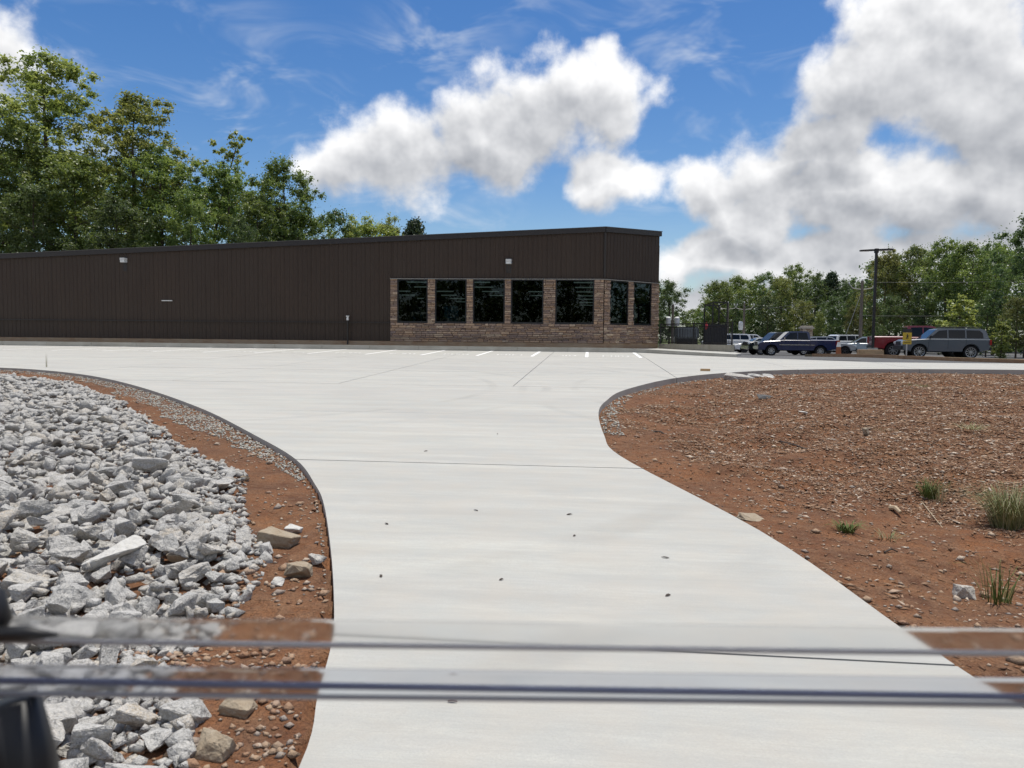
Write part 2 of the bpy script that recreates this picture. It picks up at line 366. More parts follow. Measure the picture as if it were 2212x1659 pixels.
# ------------------------------------------------------------------ concrete drive, slab by slab
M_conc = mat('drive_concrete', (.575, .60, .53), .85, spec=.3, var=[((.07, .34, 1), (.37, .37, .355), .8, 5), ((.22, 1.5, 1), (.36, .36, .345), .8, 6), ((.12, .5, 1), (.58, .565, .515), .7, 4), ((1.2, 11, 1), (.43, .43, .41), .6, 5), ((4, 30, 4), (.36, .36, .345), .45, 6), (90., (.36, .355, .335), .6, 3), ((14, 34, 14), (.40, .40, .38), .4, 6), (1.1, (.47, .46, .42), .4, 5), ((.5, 3.2, 1), (.34, .34, .325), .55, 7), (2.7, (.47, .40, .32), .22, 5)], bump=[((6, 90, 6), .003, 4), (140., .0015, 2)])
def tyre_marks():
    # faint rubber from turning cars, worn in arcs on the slab
    nt = M_conc.node_tree; N = nt.nodes; L = nt.links; b = N['Principled BSDF']; cur = b.inputs['Base Color'].links[0].from_socket
    geo = N.new('ShaderNodeNewGeometry')
    def m(op, a, c):
        n = N.new('ShaderNodeMath'); n.operation = op
        for i, v in enumerate((a, c)):
            if isinstance(v, (int, float)): n.inputs[i].default_value = v
            elif v is not None: L.new(v, n.inputs[i])
        return n.outputs[0]
    fl = N.new('ShaderNodeVectorMath'); fl.operation = 'MULTIPLY'; L.new(geo.outputs['Position'], fl.inputs[0]); fl.inputs[1].default_value = (1, 1, 0)
    nz = N.new('ShaderNodeTexNoise'); L.new(fl.outputs[0], nz.inputs['Vector']); nz.inputs['Scale'].default_value = .45; nz.inputs['Detail'].default_value = 5
    tot = None
    for (cx, cy, R, w, k) in [(-11.5, 20., 10.4, .13, .20), (-11.5, 20.2, 8.9, .13, .18), (12.0, 21.5, 12.4, .13, .16), (12.1, 21.4, 13.9, .13, .16), (-14, 18, 18.2, .2, .25), (-14.3, 18, 19.8, .2, .22), (-2, 55, 20.5, .16, .22)]:
        d = N.new('ShaderNodeVectorMath'); d.operation = 'DISTANCE'; L.new(fl.outputs[0], d.inputs[0]); d.inputs[1].default_value = (cx, cy, 0)
        r = N.new('ShaderNodeMapRange'); r.interpolation_type = 'SMOOTHSTEP'; L.new(m('ABSOLUTE', m('SUBTRACT', d.outputs['Value'], R), None), r.inputs[0]); r.inputs[1].default_value = w*1.4; r.inputs[2].default_value = w*.4; r.inputs[4].default_value = k
        tot = r.outputs[0] if tot is None else m('MAXIMUM', tot, r.outputs[0])
    br = N.new('ShaderNodeMapRange'); L.new(nz.outputs[0], br.inputs[0]); br.inputs[1].default_value = .42; br.inputs[2].default_value = .62
    mx = N.new('ShaderNodeMix'); mx.data_type = 'RGBA'; L.new(m('MULTIPLY', tot, br.outputs[0]), mx.inputs[0]); L.new(cur, mx.inputs[6]); mx.inputs[7].default_value = (.19, .185, .175, 1); L.new(mx.outputs[2], b.inputs['Base Color'])
tyre_marks()
M_edge = mat('kerb_concrete', (.40, .39, .35), .9, spec=.2, var=[(1.2, (.30, .285, .24), .7, 5), ((.4, .4, 8), (.48, .46, .41), .5, 4)], bump=[(30., .004, 4)])
def clip(poly, ax, lim, keep_less):
    o = []; n = len(poly)
    for i in range(n):
        a, b = poly[i], poly[(i+1) % n]; ia = (a[ax] <= lim) == keep_less; ib = (b[ax] <= lim) == keep_less
        if ia: o.append(a)
        if ia != ib:
            t = (lim-a[ax])/(b[ax]-a[ax]); o.append((a[0]+(b[0]-a[0])*t, a[1]+(b[1]-a[1])*t))
    return o
def build_drive():
    root = tag(empty('driveway', (0, 0, 0)), 'pale concrete driveway and parking apron cast in jointed slabs', kind='structure')
    ys = [-6, 4.2, 9.55, 14.75, 21.3, 27.2, 33.4, 39.6, 60]; xsp = [-63, -52, -42, -32, -22.1, -17.1, -12.1, -7.1, -2.1, 2.87, 8.2, 13.4, 18.6, 24, 34, 44, 63]; g = .011
    g0 = empty
    for i in range(len(ys)-1):
        band = clip(clip(SLAB, 1, ys[i]+g, False), 1, ys[i+1]-g, True)
        cols_ = [(-70, 70)] if ys[i+1] < 22 else list(zip(xsp[:-1], xsp[1:]))
        for (xa, xb) in cols_:
            c = band if xa == -70 else clip(clip(band, 0, xa+g, False), 0, xb-g, True)
            q = []
            for p in c:
                if not q or math.hypot(p[0]-q[-1][0], p[1]-q[-1][1]) > .004: q.append(p)
            if len(q) < 3 or abs(sum(q[k][0]*q[(k+1) % len(q)][1]-q[(k+1) % len(q)][0]*q[k][1] for k in range(len(q)))) < .3: continue
            t = rng.uniform(-.0015, .0015)
            MB().prism(q, lambda x, y: SLOPE*y-.32, lambda x, y: SLOPE*y+t).build('slab', M_conc, root)
build_drive()
# dark edge strip: the formed faces of the slab seen from the dirt side are the same concrete, in shade
# ------------------------------------------------------------------ asphalt lot and road
def build_asphalt():
    xs = np.concatenate([np.arange(5.5, 30, 1.2), np.arange(30, 90, 5)]); ys = np.concatenate([np.arange(35.5, 66, .75), np.arange(66, 112, 4)])
    X, Y = np.meshgrid(xs, ys); Z = lot_z(Y)-.012; nx, ny = len(xs), len(ys); idx = np.arange(nx*ny).reshape(ny, nx)
    F = np.stack([idx[:-1, :-1], idx[:-1, 1:], idx[1:, 1:], idx[1:, :-1]], -1).reshape(-1, 4)
    m = mat('asphalt', (.115, .115, .118), .9, spec=.25, var=[(.3, (.15, .148, .145), .7, 4), (40., (.06, .06, .06), .5, 3)], bump=[(90., .004, 3)])
    tag(link('parking_lot', np_mesh('parking_lot', np.stack([X, Y, Z], -1).reshape(-1, 3), F, m, smooth=True)), 'dark grey asphalt lot where the cars stand', kind='structure')
build_asphalt()
# painted stall lines and worn lettering
M_paint = mat('line_paint', (.82, .82, .80), .7, var=[(6., (.70, .70, .67), .6, 5)])
def pz(y): return SLOPE*y
def build_paint():
    stalls = [-38.4, -35.4, -32.45, -29.5, -26.6, -23.7, -20.8, -17.9, -14.95, -11.8, -8.8, -5.85, -2.96, -.12, 2.64]
    for i, x in enumerate(stalls):
        w = .085; y0, y1 = 39.75, KERB_Y-.02
        b = MB().add([(x-w, y0, pz(y0)+.006), (x+w, y0, pz(y0)+.006), (x+w, y1, pz(y1)+.006), (x-w, y1, pz(y1)+.006)], [(0, 1, 2, 3)])
        nth = len(stalls)-i
        b.build('stall_line', M_paint); o = col.objects[-1] if False else None
    marks = [o for o in col.objects if o.name.startswith('stall_line')]
    words = ['rightmost', 'second', 'third', 'fourth', 'fifth', 'sixth', 'seventh', 'eighth', 'ninth', 'tenth', 'eleventh', 'twelfth', 'thirteenth', 'fourteenth', 'fifteenth']
    marks.sort(key=lambda o: -max(v.co.x for v in o.data.vertices))
    for k, o in enumerate(marks):
        lab = 'rightmost painted white stall line, leaning right on the apron' if k == 0 else '%s painted white stall line from the right on the apron' % words[k]
        tag(o, lab, 'stall line', 'white stall lines painted before the building', 'structure')
    # worn stencilled letters between the lines: short strokes, no longer readable
    base = [(-.62, .0, .09, .5), (-.48, .42, .22, .1), (-.48, .2, .16, .1), (-.48, .0, .2, .09), (-.2, .05, .08, .45), (-.09, .4, .16, .1), (.02, .08, .08, .4), (.18, .0, .08, .5), (.27, .38, .18, .1), (.4, .1, .08, .28), (.58, .02, .1, .15), (.66, .05, .09, .42)]
    for i, (xa, xb) in enumerate(zip(stalls[3:-1], stalls[4:])):
        c = (xa+xb)/2+.08; b = MB(); r = random.Random(i+40)
        for (x, y, w, h) in base:
            if r.random() < .12: continue
            y0 = 41.05+y*1.25; y1 = y0+h*1.25; x += c+r.uniform(-.02, .02)
            b.add([(x, y0, pz(y0)+.006), (x+w, y0, pz(y0)+.006), (x+w, y1, pz(y1)+.006), (x, y1, pz(y1)+.006)], [(0, 1, 2, 3)])
        o = b.build('stall_lettering', M_paint)
        k = len(stalls)-5-i
        k = (len(stalls)-1)-(i+4)
        tag(o, 'worn white letters painted in the %s parking stall from the right' % (['first', 'second', 'third', 'fourth', 'fifth', 'sixth', 'seventh', 'eighth', 'ninth', 'tenth', 'eleventh', 'twelfth'][k]), 'lettering', 'worn lettering in the parking stalls', 'structure')
build_paint()
# ------------------------------------------------------------------ raised walk along the building
WALL_Y = 49.5; WALK_Z = 1.15
XC = onY(1305, 620, WALL_Y).x                     # corner where the front wall turns
XD, YD = XC+3.75, WALL_Y+3.75                     # end of the slanting wall
def build_walk():
    kz = lambda x, y: np.interp(x, [1.6, 7.7], [WALK_Z, pz(41.8)+.16]) if x > 1.6 else WALK_Z
    kz = lambda x, y: float(np.interp(x, [1.6, 3.3, 7.7], [WALK_Z, WALK_Z-.05, pz(41.8)+.15]))
    inner = [(p[0]-(.0 if i < 2 else .10), p[1]+.16) for i, p in enumerate(kerb_pts)]
    n = 0
    root = tag(empty('kerb', (0, KERB_Y, 1)), 'grey concrete kerb along the raised walk by the building', kind='structure')
    xs = [-62, -50]+list(np.arange(-44, 1.7, 3.05))+[1.6]
    for a, b in zip(xs[:-1], xs[1:]):
        MB().prism([(a+.004, KERB_Y), (b-.004, KERB_Y), (b-.004, KERB_Y+.16), (a+.004, KERB_Y+.16)], .5, lambda x, y: WALK_Z+.004).build('kerb_stone', M_edge, root, bevel=.012)
    for i in range(1, len(kerb_pts)-1):
        MB().prism([kerb_pts[i], kerb_pts[i+1], inner[i+1], inner[i]], .4, lambda x, y: kz(x, y)+.004).build('kerb_stone', M_edge, root)
    root.location = (0, 0, 0)
    poly = [(-62, KERB_Y+.16), (1.6, KERB_Y+.16)]+inner[2:]+[(8.7, 45.2), (8.55, 47.2), (5.2, 53.0), (5.0, 54), (-62, 54)]
    tag(MB().prism(poly, .3, lambda x, y: kz(x, y) if y < 46.66 else max(pz(41.8)+.15, float(np.interp(x, [1.6, 8.5], [WALK_Z, .98])))).build('walkway', M_conc), 'raised concrete walk along the foot of the building', kind='structure')
build_walk()
# ------------------------------------------------------------------ the building
M_metal = mat('brown_metal_panel', (.052, .035, .025), .5, spec=.3, var=[((.7, .7, .15), (.064, .043, .030), .8, 3), (8., (.036, .028, .023), .4, 4), ((.35, .35, .35), (.054, .039, .029), .8, 4)])
M_trim = mat('brown_metal_trim', (.030, .025, .022), .4, spec=.45)
M_drip = mat('drip_edge', (.10, .092, .085), .35, spec=.5)
M_found = mat('stained_foundation', (.36, .265, .175), .92, spec=.2, var=[(.8, (.27, .15, .08), .8, 4), ((2., 2., 12.), (.42, .34, .25), .5, 4)], bump=[(25., .006, 4)])
M_black = mat('black_frame', (.012, .012, .013), .35, spec=.5)
M_stone = mat('ledge_stone', (.3, .2, .14), .9, spec=.2, world=True, rnd=[(0.435, 0.284, 0.185), (0.290, 0.199, 0.156), (0.522, 0.355, 0.227), (0.196, 0.142, 0.142), (0.392, 0.270, 0.199), (0.600, 0.469, 0.334), (0.246, 0.177, 0.156), (0.478, 0.305, 0.185), (0.348, 0.234, 0.170), (0.225, 0.170, 0.163)], var=[(7., (.17, .12, .10), .5, 5), (30., (.52, .42, .32), .35, 4)], bump=[(14., .02, 5), (60., .006, 3)])
M_mortar = mat('stone_backing', (.035, .028, .024), .95, spec=.1)
M_white = mat('white_part', (.75, .75, .73), .5)
M_pane = glass_mat('window_pane', (.34, .43, .46), .9)
def build_building():
    B = tag(empty('commercial_building', (XC, WALL_Y, WALK_Z)), 'long dark brown metal building with stacked stone front and tall black windows', 'building')
    B.location = (0, 0, 0)
    X = lambda px: onY(px, 640, WALL_Y).x
    Z = lambda py, px=1070: onY(px, py, WALL_Y).z
    XL = -44.; XS = X(843.5)                       # left end, start of the stone
    zE1 = onY(1305, 491, WALL_Y).z; pL = onY(0, 549.5, WALL_Y)
    sl = (zE1-pL.z)/(XC-pL.x); eave = lambda x: zE1+sl*(x-XC)
    zB = 1.40; zW = onY(840, 697.5, WALL_Y).z; zT = Z(602.5); zS = Z(697.8); zH = Z(603.5)
    # --- panels
    wall = MB().box(((XL+XS)/2, WALL_Y+.12, (zB+zW)/2), (XS-XL, .1, zW-zB))
    core = MB().prism([(XL, WALL_Y+.08), (XC, WALL_Y+.08), (XC, WALL_Y+.20), (XL, WALL_Y+.20)], lambda x, y: zT+.02, lambda x, y: eave(x)-.05)
    core.prism([(XL, WALL_Y+.08), (XS-.02, WALL_Y+.08), (XS-.02, WALL_Y+.20), (XL, WALL_Y+.20)], lambda x, y: zB, lambda x, y: zT+.019)
    o8 = Vector((.7071, .7071)); 
    def D(t, off=0.): return (XC+t*.7071+off*.7071, WALL_Y+t*.7071-off*.7071)   # along the slanting wall; off = outwards
    LEN = 3.75*math.sqrt(2)
    eD = onY(1421, 501, YD).z; eave2 = lambda t: zE1+(eD-zE1)*t/LEN
    core.prism([D(0, -.08), D(LEN, -.08), D(LEN, -.2), D(0, -.2)], zT+.02, lambda x, y: eave2((x-XC)/.7071)-.05)
    W = core.build('wall', M_trim, B)
    def panel(p0, p1, nrm, zb0, zb1, zt0, zt1):
        """ribbed sheet between plan points"""
        p0 = Vector(p0); p1 = Vector(p1); d = p1-p0; ln = d.length; d.normalize(); n = Vector(nrm); b = MB(); prof = []
        k = max(1, round(ln/.305)); st = ln/k
        for i in range(k):
            a = i*st
            prof += [(a, .028 if i == 0 else .028), (a+.022, .028), (a+.042, .0), (a+st*.38, .0), (a+st*.40, .006), (a+st*.46, .006), (a+st*.48, 0), (a+st*.66, 0), (a+st*.68, .006), (a+st*.74, .006), (a+st*.76, 0), (a+st-.042, 0), (a+st-.022, .028)]
        prof.append((ln, .028)); m = len(prof); vs = []
        for (s, h) in prof:
            q = p0+d*s+n*(h+.012); t = s/ln
            vs += [(q.x, q.y, zb0+(zb1-zb0)*t), (q.x, q.y, zt0+(zt1-zt0)*t)]
        b.add(vs, [(2*i, 2*i+2, 2*i+3, 2*i+1) for i in range(m-1)])
        b.build('wall_panel', M_metal, W)
    w = .915; x = XC
    front = (0, -1)
    while x > XL:
        a = max(x-w, XL)
        if a >= XS-.02:
            panel((a+.004, WALL_Y+.06), (x-.004, WALL_Y+.06), front, zT, zT, eave(a)-.1, eave(x)-.1)
        else:
            if x > XS+.05:
                panel((XS, WALL_Y+.06), (x-.004, WALL_Y+.06), front, zT, zT, eave(XS)-.1, eave(x)-.1); x2 = XS
            else: x2 = x
            panel((a+.004, WALL_Y+.06), (x2-.004, WALL_Y+.06), front, zW+.05, zW+.05, eave(a)-.1, eave(x2)-.1)
            panel((a+.004, WALL_Y+.06), (x2-.004, WALL_Y+.06), front, zB+.01, zB+.01, zW-.01, zW-.01)
        x = a
    t = 0
    while t < LEN-.05:
        e = min(t+w, LEN); panel(D(t+.004, -.06), D(e-.004, -.06), (.7071, -.7071), zT, zT, eave2(t)-.1, eave2(e)-.1); t = e
    # --- trims
    MB().bar((XL, WALL_Y-.02, zW+.02), (XS, WALL_Y-.02, zW+.02), .10, .06).build('ledge_trim', M_trim, B)
    tr = MB(); d = Vector((XL, WALL_Y-.06, eave(XL)-.14)); 
    tr.prism([(XL, WALL_Y-.1), (XC+.04, WALL_Y-.1), (XC+.04, WALL_Y+.3), (XL, WALL_Y+.3)], lambda x, y: eave(x)-.30, lambda x, y: eave(x))
    a, b_, c, dd = D(.0, .1), D(LEN+.1, .1), D(LEN+.1, -.3), D(.0, -.3)
    tr.prism([a, b_, c, dd], lambda x, y: eave2((x-XC)/.7071)-.30, lambda x, y: eave2((x-XC)/.7071)-.002)
    tr.build('eave_trim', M_trim, B)
    dr = MB(); dr.prism([(XL, WALL_Y-.13), (XC+.06, WALL_Y-.13), (XC+.06, WALL_Y+.1), (XL, WALL_Y+.1)], lambda x, y: eave(x)+.003, lambda x, y: eave(x)+.04)
    dr.prism([D(.0, .13), D(LEN+.12, .13), D(LEN+.12, -.1), D(.0, -.1)], lambda x, y: eave2((x-XC)/.7071)+.001, lambda x, y: eave2((x-XC)/.7071)+.038)
    dr.build('drip_edge', M_drip, B)
    MB().box((XC, WALL_Y-.0, (zT+zE1)/2-.1), (.13, .13, zE1-zT-.45), Matrix.Rotation(R_(22.5), 3, 'Z')).build('corner_trim', M_trim, B)
    rf = MB().prism([(XL, WALL_Y+.3), (XC, WALL_Y+.3), (XD-.2, YD), (XD-.2, 92), (-17.5, 92), (-17.5, 63), (XL, 63)], lambda x, y: eave(min(x, XC))-.25-.02*(y-WALL_Y), lambda x, y: eave(min(x, XC))-.12-.02*(y-WALL_Y))
    rf.build('roof', M_trim, B)
    # side and back walls
    sw = MB(); sw.box((XD-.1, (YD+92)/2, 4.6), (.2, 92-YD, 6.8)); sw.box(((-17.5+XD)/2, 92.1, 4.2), (XD+17.5, .2, 5.6)); sw.box((-17.6, 77.6, 4.2), (.2, 29, 5.6)); sw.box(((XL-17.7)/2, 63.1, 4.0), (-17.7-XL, .2, 5.2)); sw.build('rear_wall', M_trim, B)
    # --- foundation
    f = MB().prism([(XL, WALL_Y-.03), (XC-.012, WALL_Y-.03), D(LEN, .03), (XD-.3, YD+.3), (XL, WALL_Y+.4)], .6, lambda x, y: zB-.004)
    f.build('foundation', M_found, B)
    room = [(-17, WALL_Y+.3), (XC-.3, WALL_Y+.3), (XD-.5, YD), (XD-.5, 91), (-17, 91)]
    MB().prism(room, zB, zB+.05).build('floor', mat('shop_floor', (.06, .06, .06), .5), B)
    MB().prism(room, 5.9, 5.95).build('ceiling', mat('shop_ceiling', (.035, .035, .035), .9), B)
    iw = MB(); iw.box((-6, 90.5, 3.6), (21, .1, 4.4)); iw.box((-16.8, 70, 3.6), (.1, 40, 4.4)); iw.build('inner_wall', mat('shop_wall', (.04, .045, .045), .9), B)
    # --- windows
    wins = [(858.5, 924), (940, 1008), (1022, 1090.5), (1104, 1174), (1200, 1283.5)]
    holes = [(X(a), X(b)) for a, b in wins]
    glass_y = WALL_Y+.10
    def window(p0, p1, nrm):
        p0, p1, n = Vector(p0), Vector(p1), Vector(nrm); d = (p1-p0).normalized(); fw = .075
        f = MB(); q = lambda p, z, o=0: Vector((p.x, p.y, z))+Vector((n.x, n.y, 0))*o
        h = zH-zS; c = (p0+p1)/2; ang = math.atan2(d.y, d.x); rt = Matrix.Rotation(ang, 3, 'Z'); ln = (p1-p0).length
        for z in (zS+fw/2, zH-fw/2): f.box((c.x, c.y, z), (ln, .11, fw), rt)
        for p in (p0+d*fw/2, p1-d*fw/2): f.box((p.x, p.y, (zS+zH)/2), (fw, .11, h-2*fw), rt)
        wn = f.build('window', M_black, B)
        MB().box((c.x, c.y, (zS+zH)/2), (ln-2*fw, .012, h-2*fw), rt).build('pane', M_pane, wn)
        s = MB().box((c.x-n.x*-.06, c.y-n.y*-.06, zS-.02), (ln, .10, .035), rt); s.build('sill', M_black, wn)
    for a, b in holes: window((a, WALL_Y+.03), (b, WALL_Y+.03), front)
    dwin = []
    def tpar(px):
        # slanting wall parameter of a picture column
        d = ray(px, 650); # solve (t*d) = (XC+s, WALL_Y+s)
        s = (XC*d[1]-WALL_Y*d[0])/(d[0]-d[1]); return s/.7071
    for a, b in [(1317, 1356.5), (1368, 1406.5)]:
        ta, tb = tpar(a), tpar(b); dwin.append((ta, tb)); c = D(tb-.30, -.42); MB().box((c[0], c[1], (zS+zH)/2), (.34, .10, zH-zS), Matrix.Rotation(R_(45), 3, 'Z')).build('inner_jamb', mat('pale_jamb', (.62, .68, .66), .7), B); window(D(ta, -.03), D(tb, -.03), (.7071, -.7071))
    # --- stone cladding
    S = MB(); yb = WALL_Y+.08
    segs = [(XS, holes[0][0])]+[(holes[i][1], holes[i+1][0]) for i in range(4)]+[(holes[4][1], XC-.02)]
    for a, b in segs: S.box(((a+b)/2, yb, (zS+zT)/2), (b-a, .14, zT-zS))
    S.box(((XS+XC-.02)/2, yb, (zB+zS)/2), (XC-.02-XS, .14, zS-zB-.001))
    dsegs = [(0, dwin[0][0]), (dwin[0][1], dwin[1][0]), (dwin[1][1], LEN)]
    rt = Matrix.Rotation(R_(45), 3, 'Z')
    for a, b in dsegs:
        c = D((a+b)/2, -.08); S.box((c[0], c[1], (zS+zT)/2), (b-a, .14, zT-zS), rt)
    c = D(LEN/2, -.08); S.box((c[0], c[1], (zB+zS)/2), (LEN, .14, zS-zB-.001), rt)
    ST = S.build('stone_cladding', M_mortar, B)
    stones = []                                    # (plan origin fn, s0, s1, z0, z1)
    def fill(kind, s0, s1, z0, z1, r):
        z = z0
        while z < z1-.03:
            hh = min(r.choice([.07, .09, .10, .12, .13, .16, .19]), z1-z)
            if z1-z-hh < .05: hh = z1-z
            s = s0-r.uniform(0, .3)
            while s < s1-.02:
                l = r.uniform(.22, .72)*(1.15 if hh < .1 else 1)
                a, b = max(s, s0), min(s+l, s1)
                if s1-b < .09: b = s1
                if b-a > .05:
                    if hh > .15 and r.random() < .45:
                        m_ = r.uniform(.4, .6); stones.append((kind, a, b, z, z+hh*m_)); stones.append((kind, a, b, z+hh*m_, z+hh))
                    else: stones.append((kind, a, b, z, z+hh))
                s = s+l if b != s1 else s1
            z += hh
    r = random.Random(5)
    fill('F', XS, XC-.015, zB, zS-.03, r)
    for a, b in segs: fill('F', a, b, zS-.03, zT-.03, r)
    fill('D', .03, LEN, zB, zS-.03, r)
    for a, b in dsegs: fill('D', max(a, .03), b, zS-.03, zT-.03, r)
    def stone_mesh(kind, a, b, z0, z1):
        g = .018; a += g/2; b -= g/2; z0 += g/2; z1 -= g/2; dp = r.uniform(.035, .135); ch = .018
        J = lambda: r.uniform(-.012, .012)
        P0 = lambda s, o: ((s, WALL_Y+.01-o) if kind == 'F' else D(s, -.01+o))
        vs = []
        for (s, z) in ((a, z0), (b, z0), (b, z1), (a, z1)): vs.append(P0(s, 0)+(z,))
        for (s, z) in ((a, z0), (b, z0), (b, z1), (a, z1)): vs.append(P0(s+J()*.3, dp*.7+J())+(z,))
        m1 = a+(b-a)*r.uniform(.3, .7)
        for (s, z) in ((a+ch, z0+ch), (b-ch, z0+ch), (b-ch, z1-ch), (a+ch, z1-ch)): vs.append(P0(s+J()*.5, dp+J())+(z+J()*.5,))
        fs = [(k, (k+1) % 4, 4+(k+1) % 4, 4+k) for k in range(4)]+[(4+k, 4+(k+1) % 4, 8+(k+1) % 4, 8+k) for k in range(4)]+[(8, 9, 10), (8, 10, 11)]
        return vs, fs
    stones.sort(key=lambda q: -(q[2]-q[1])*(q[4]-q[3]))
    rest = MB()
    for i, q in enumerate(stones):
        v, f = stone_mesh(*q)
        if i < 300: MB().add(v, f).build('stone', M_stone, ST)
        else: rest.add(v, f)
    o = rest.build('small_stones', M_stone, ST); o['kind'] = 'stuff'
    fl = MB().bar((XS, WALL_Y-.07, zT-.012), (XC+.03, WALL_Y-.07, zT-.012), .13, .022); a = D(0, .07); b = D(LEN, .07)
    fl.bar((a[0], a[1], zT-.0125), (b[0], b[1], zT-.0125), .13, .0215); fl.build('stone_cap', mat('cap_flashing', (.50, .49, .46), .5, var=[(3., (.35, .34, .32), .6, 4)]), B)
    return dict(X=X, Z=Z, eave=eave, zW=zW, zB=zB, zS=zS, zT=zT, holes=holes, D=D, LEN=LEN, dwin=dwin)
BD = build_building()
# ------------------------------------------------------------------ fittings on the wall
def wall_light(px, py, label):
    p = onY(px, py, WALL_Y); e = tag(empty('wall_light', (p.x, WALL_Y+.03, p.z)), label, 'wall light', 'white wall lights on the brown metal wall')
    MB().prism([(-.21, 0), (.21, 0), (.17, -.30), (-.17, -.30)], .02, .17).build('housing', mat('fixture_grey', (.62, .62, .60), .45), e, bevel=.012)
    MB().prism([(-.20, -.0), (.20, -.0), (.16, -.28), (-.16, -.28)], -.13, .015).build('lens', mat('fixture_lens', (.70, .71, .70), .3), e, bevel=.012)
    MB().box((0, .0, .215), (.44, .05, .05)).build('hood', M_trim, e); MB().box((0, .015, -.42), (.30, .04, .55)).build('dark_strip', M_trim, e)  # hood above; flat dark strip on the wall below the lens
wall_light(1099, 566, 'white wall light high above the fourth tall window'); wall_light(268.5, 563, 'white wall light on the long plain stretch of brown wall')
p = onY(361.5, 649.5, WALL_Y); e = tag(empty('wall_bracket', (p.x, WALL_Y+.02, p.z)), 'thin white horizontal bar fixed to the plain brown wall', 'bar')
MB().box((0, -.06, 0), (.74, .10, .06)).build('bar', M_white, e, bevel=.01)
for s in (-.3, .3): MB().box((s, -.005, -.0), (.05, .04, .12)).build('clip', M_trim, e)
p = onY(752.5, 692, WALL_Y); e = tag(empty('standpipe', (p.x, WALL_Y-.12, BD['zB']-.25)), 'small white capped water outlet on dark pipe before brown wall', 'water outlet')
e.location = (p.x, WALL_Y-.16, WALK_Z)
hh = p.z-WALK_Z; MB().tube([(0, 0, 0), (0, 0, hh+.0)], .05, 10).build('pipe', M_trim, e)
MB().lathe([(0, hh), (.07, hh), (.09, hh+.06), (.06, hh+.2), (.11, hh+.26), (.11, hh+.3), (0, hh+.3)], 12, 'z').build('cap', M_white, e, smooth=False)
# inside the shop: rows of strip lights and appliances seen through the glass
M_tube = mat('strip_light_tube', (.9, .9, .85), .5, emit=((1., .93, .75), .22))
def inside_shop():
    hs = BD['holes']; deps = [51.4, 56.5, 62, 68, 74, 81, 88]
    rows = []
    for i, px in enumerate([1262, 1263, 1264, 1265, 1266, 1267, 1268]): rows.append((px, deps[i], 'fifth'))
    for i, px in enumerate([902, 915, 961, 970, 988]): rows.append((px, deps[i], 'first' if px < 930 else 'second'))
    for i, px in ((2, 868), (3, 880), (4, 900), (5, 1000)): rows.append((px, deps[i], 'first' if px < 930 else 'second'))
    for i, px in ((1, 1045), (2, 1060), (3, 1075), (2, 1160), (3, 1165), (0, 1036)): rows.append((px, deps[i], 'third' if px < 1100 else 'fourth'))
    cnt = {}; o_ = ['nearest', 'second nearest', 'third nearest', 'fourth nearest', 'fifth nearest', 'sixth nearest', 'farthest']
    for (px, y, w) in rows:
        p = onY(px, 640, y); e = empty('strip_light', (p.x, y, 5.38)); k = cnt.get(w, 0); cnt[w] = k+1
        MB().box((0, 0, .07), (1.5, .22, .06)).build('housing', M_trim, e); MB().box((0, 0, .0), (1.4, .16, .07)).build('tube', M_tube, e); MB().box((0, 0, .31), (.03, .03, .42)).build('hanger', M_trim, e)
        tag(e, 'lit strip light seen through the %s tall window, %s one there' % (w, o_[k]), 'strip light', 'strip lights inside the shop')
    zf = BD['zB']+.03
    def fridge(x, y, w, d, h, m, label, door2=False):
        e = tag(empty('refrigerator', (x, y, zf)), label, 'refrigerator')
        MB().box((0, 0, h/2+.04), (w, d, h-.08)).build('cabinet', m, e, bevel=.02)
        MB().box((0, -d/2-.035, h*.5), (w-.02, .06, h-.16)).build('door', m, e, bevel=.015)
        MB().bar((w*.38, -d/2-.11, h*.35), (w*.38, -d/2-.11, h*.8), .03).build('handle', mat('steel_handle', (.5, .5, .5), .3, 1.), e)
        MB().box((-w*.1, -d/2-.069, h*.62), (.16, .006, .28)).build('energy_sticker', M_white, e)
    h0 = hs[0]; h1 = hs[1]
    g1 = mat('fridge_grey', (.40, .44, .44), .4); 
    bk = mat('fridge_black', (.02, .02, .022), .3)
    fridge(h0[0]+.95, 51.2, 1.0, .8, 2.35, bk, 'black refrigerator behind the first tall window'); 
    fridge(h1[0]+.85, 51.0, .95, .75, 2.35, g1, 'grey refrigerator with white sticker behind the second tall window')
    fridge(h1[0]+1.6, 51.6, .5, .75, 2.2, bk, 'narrow black refrigerator right of the grey one behind glass')
inside_shop()
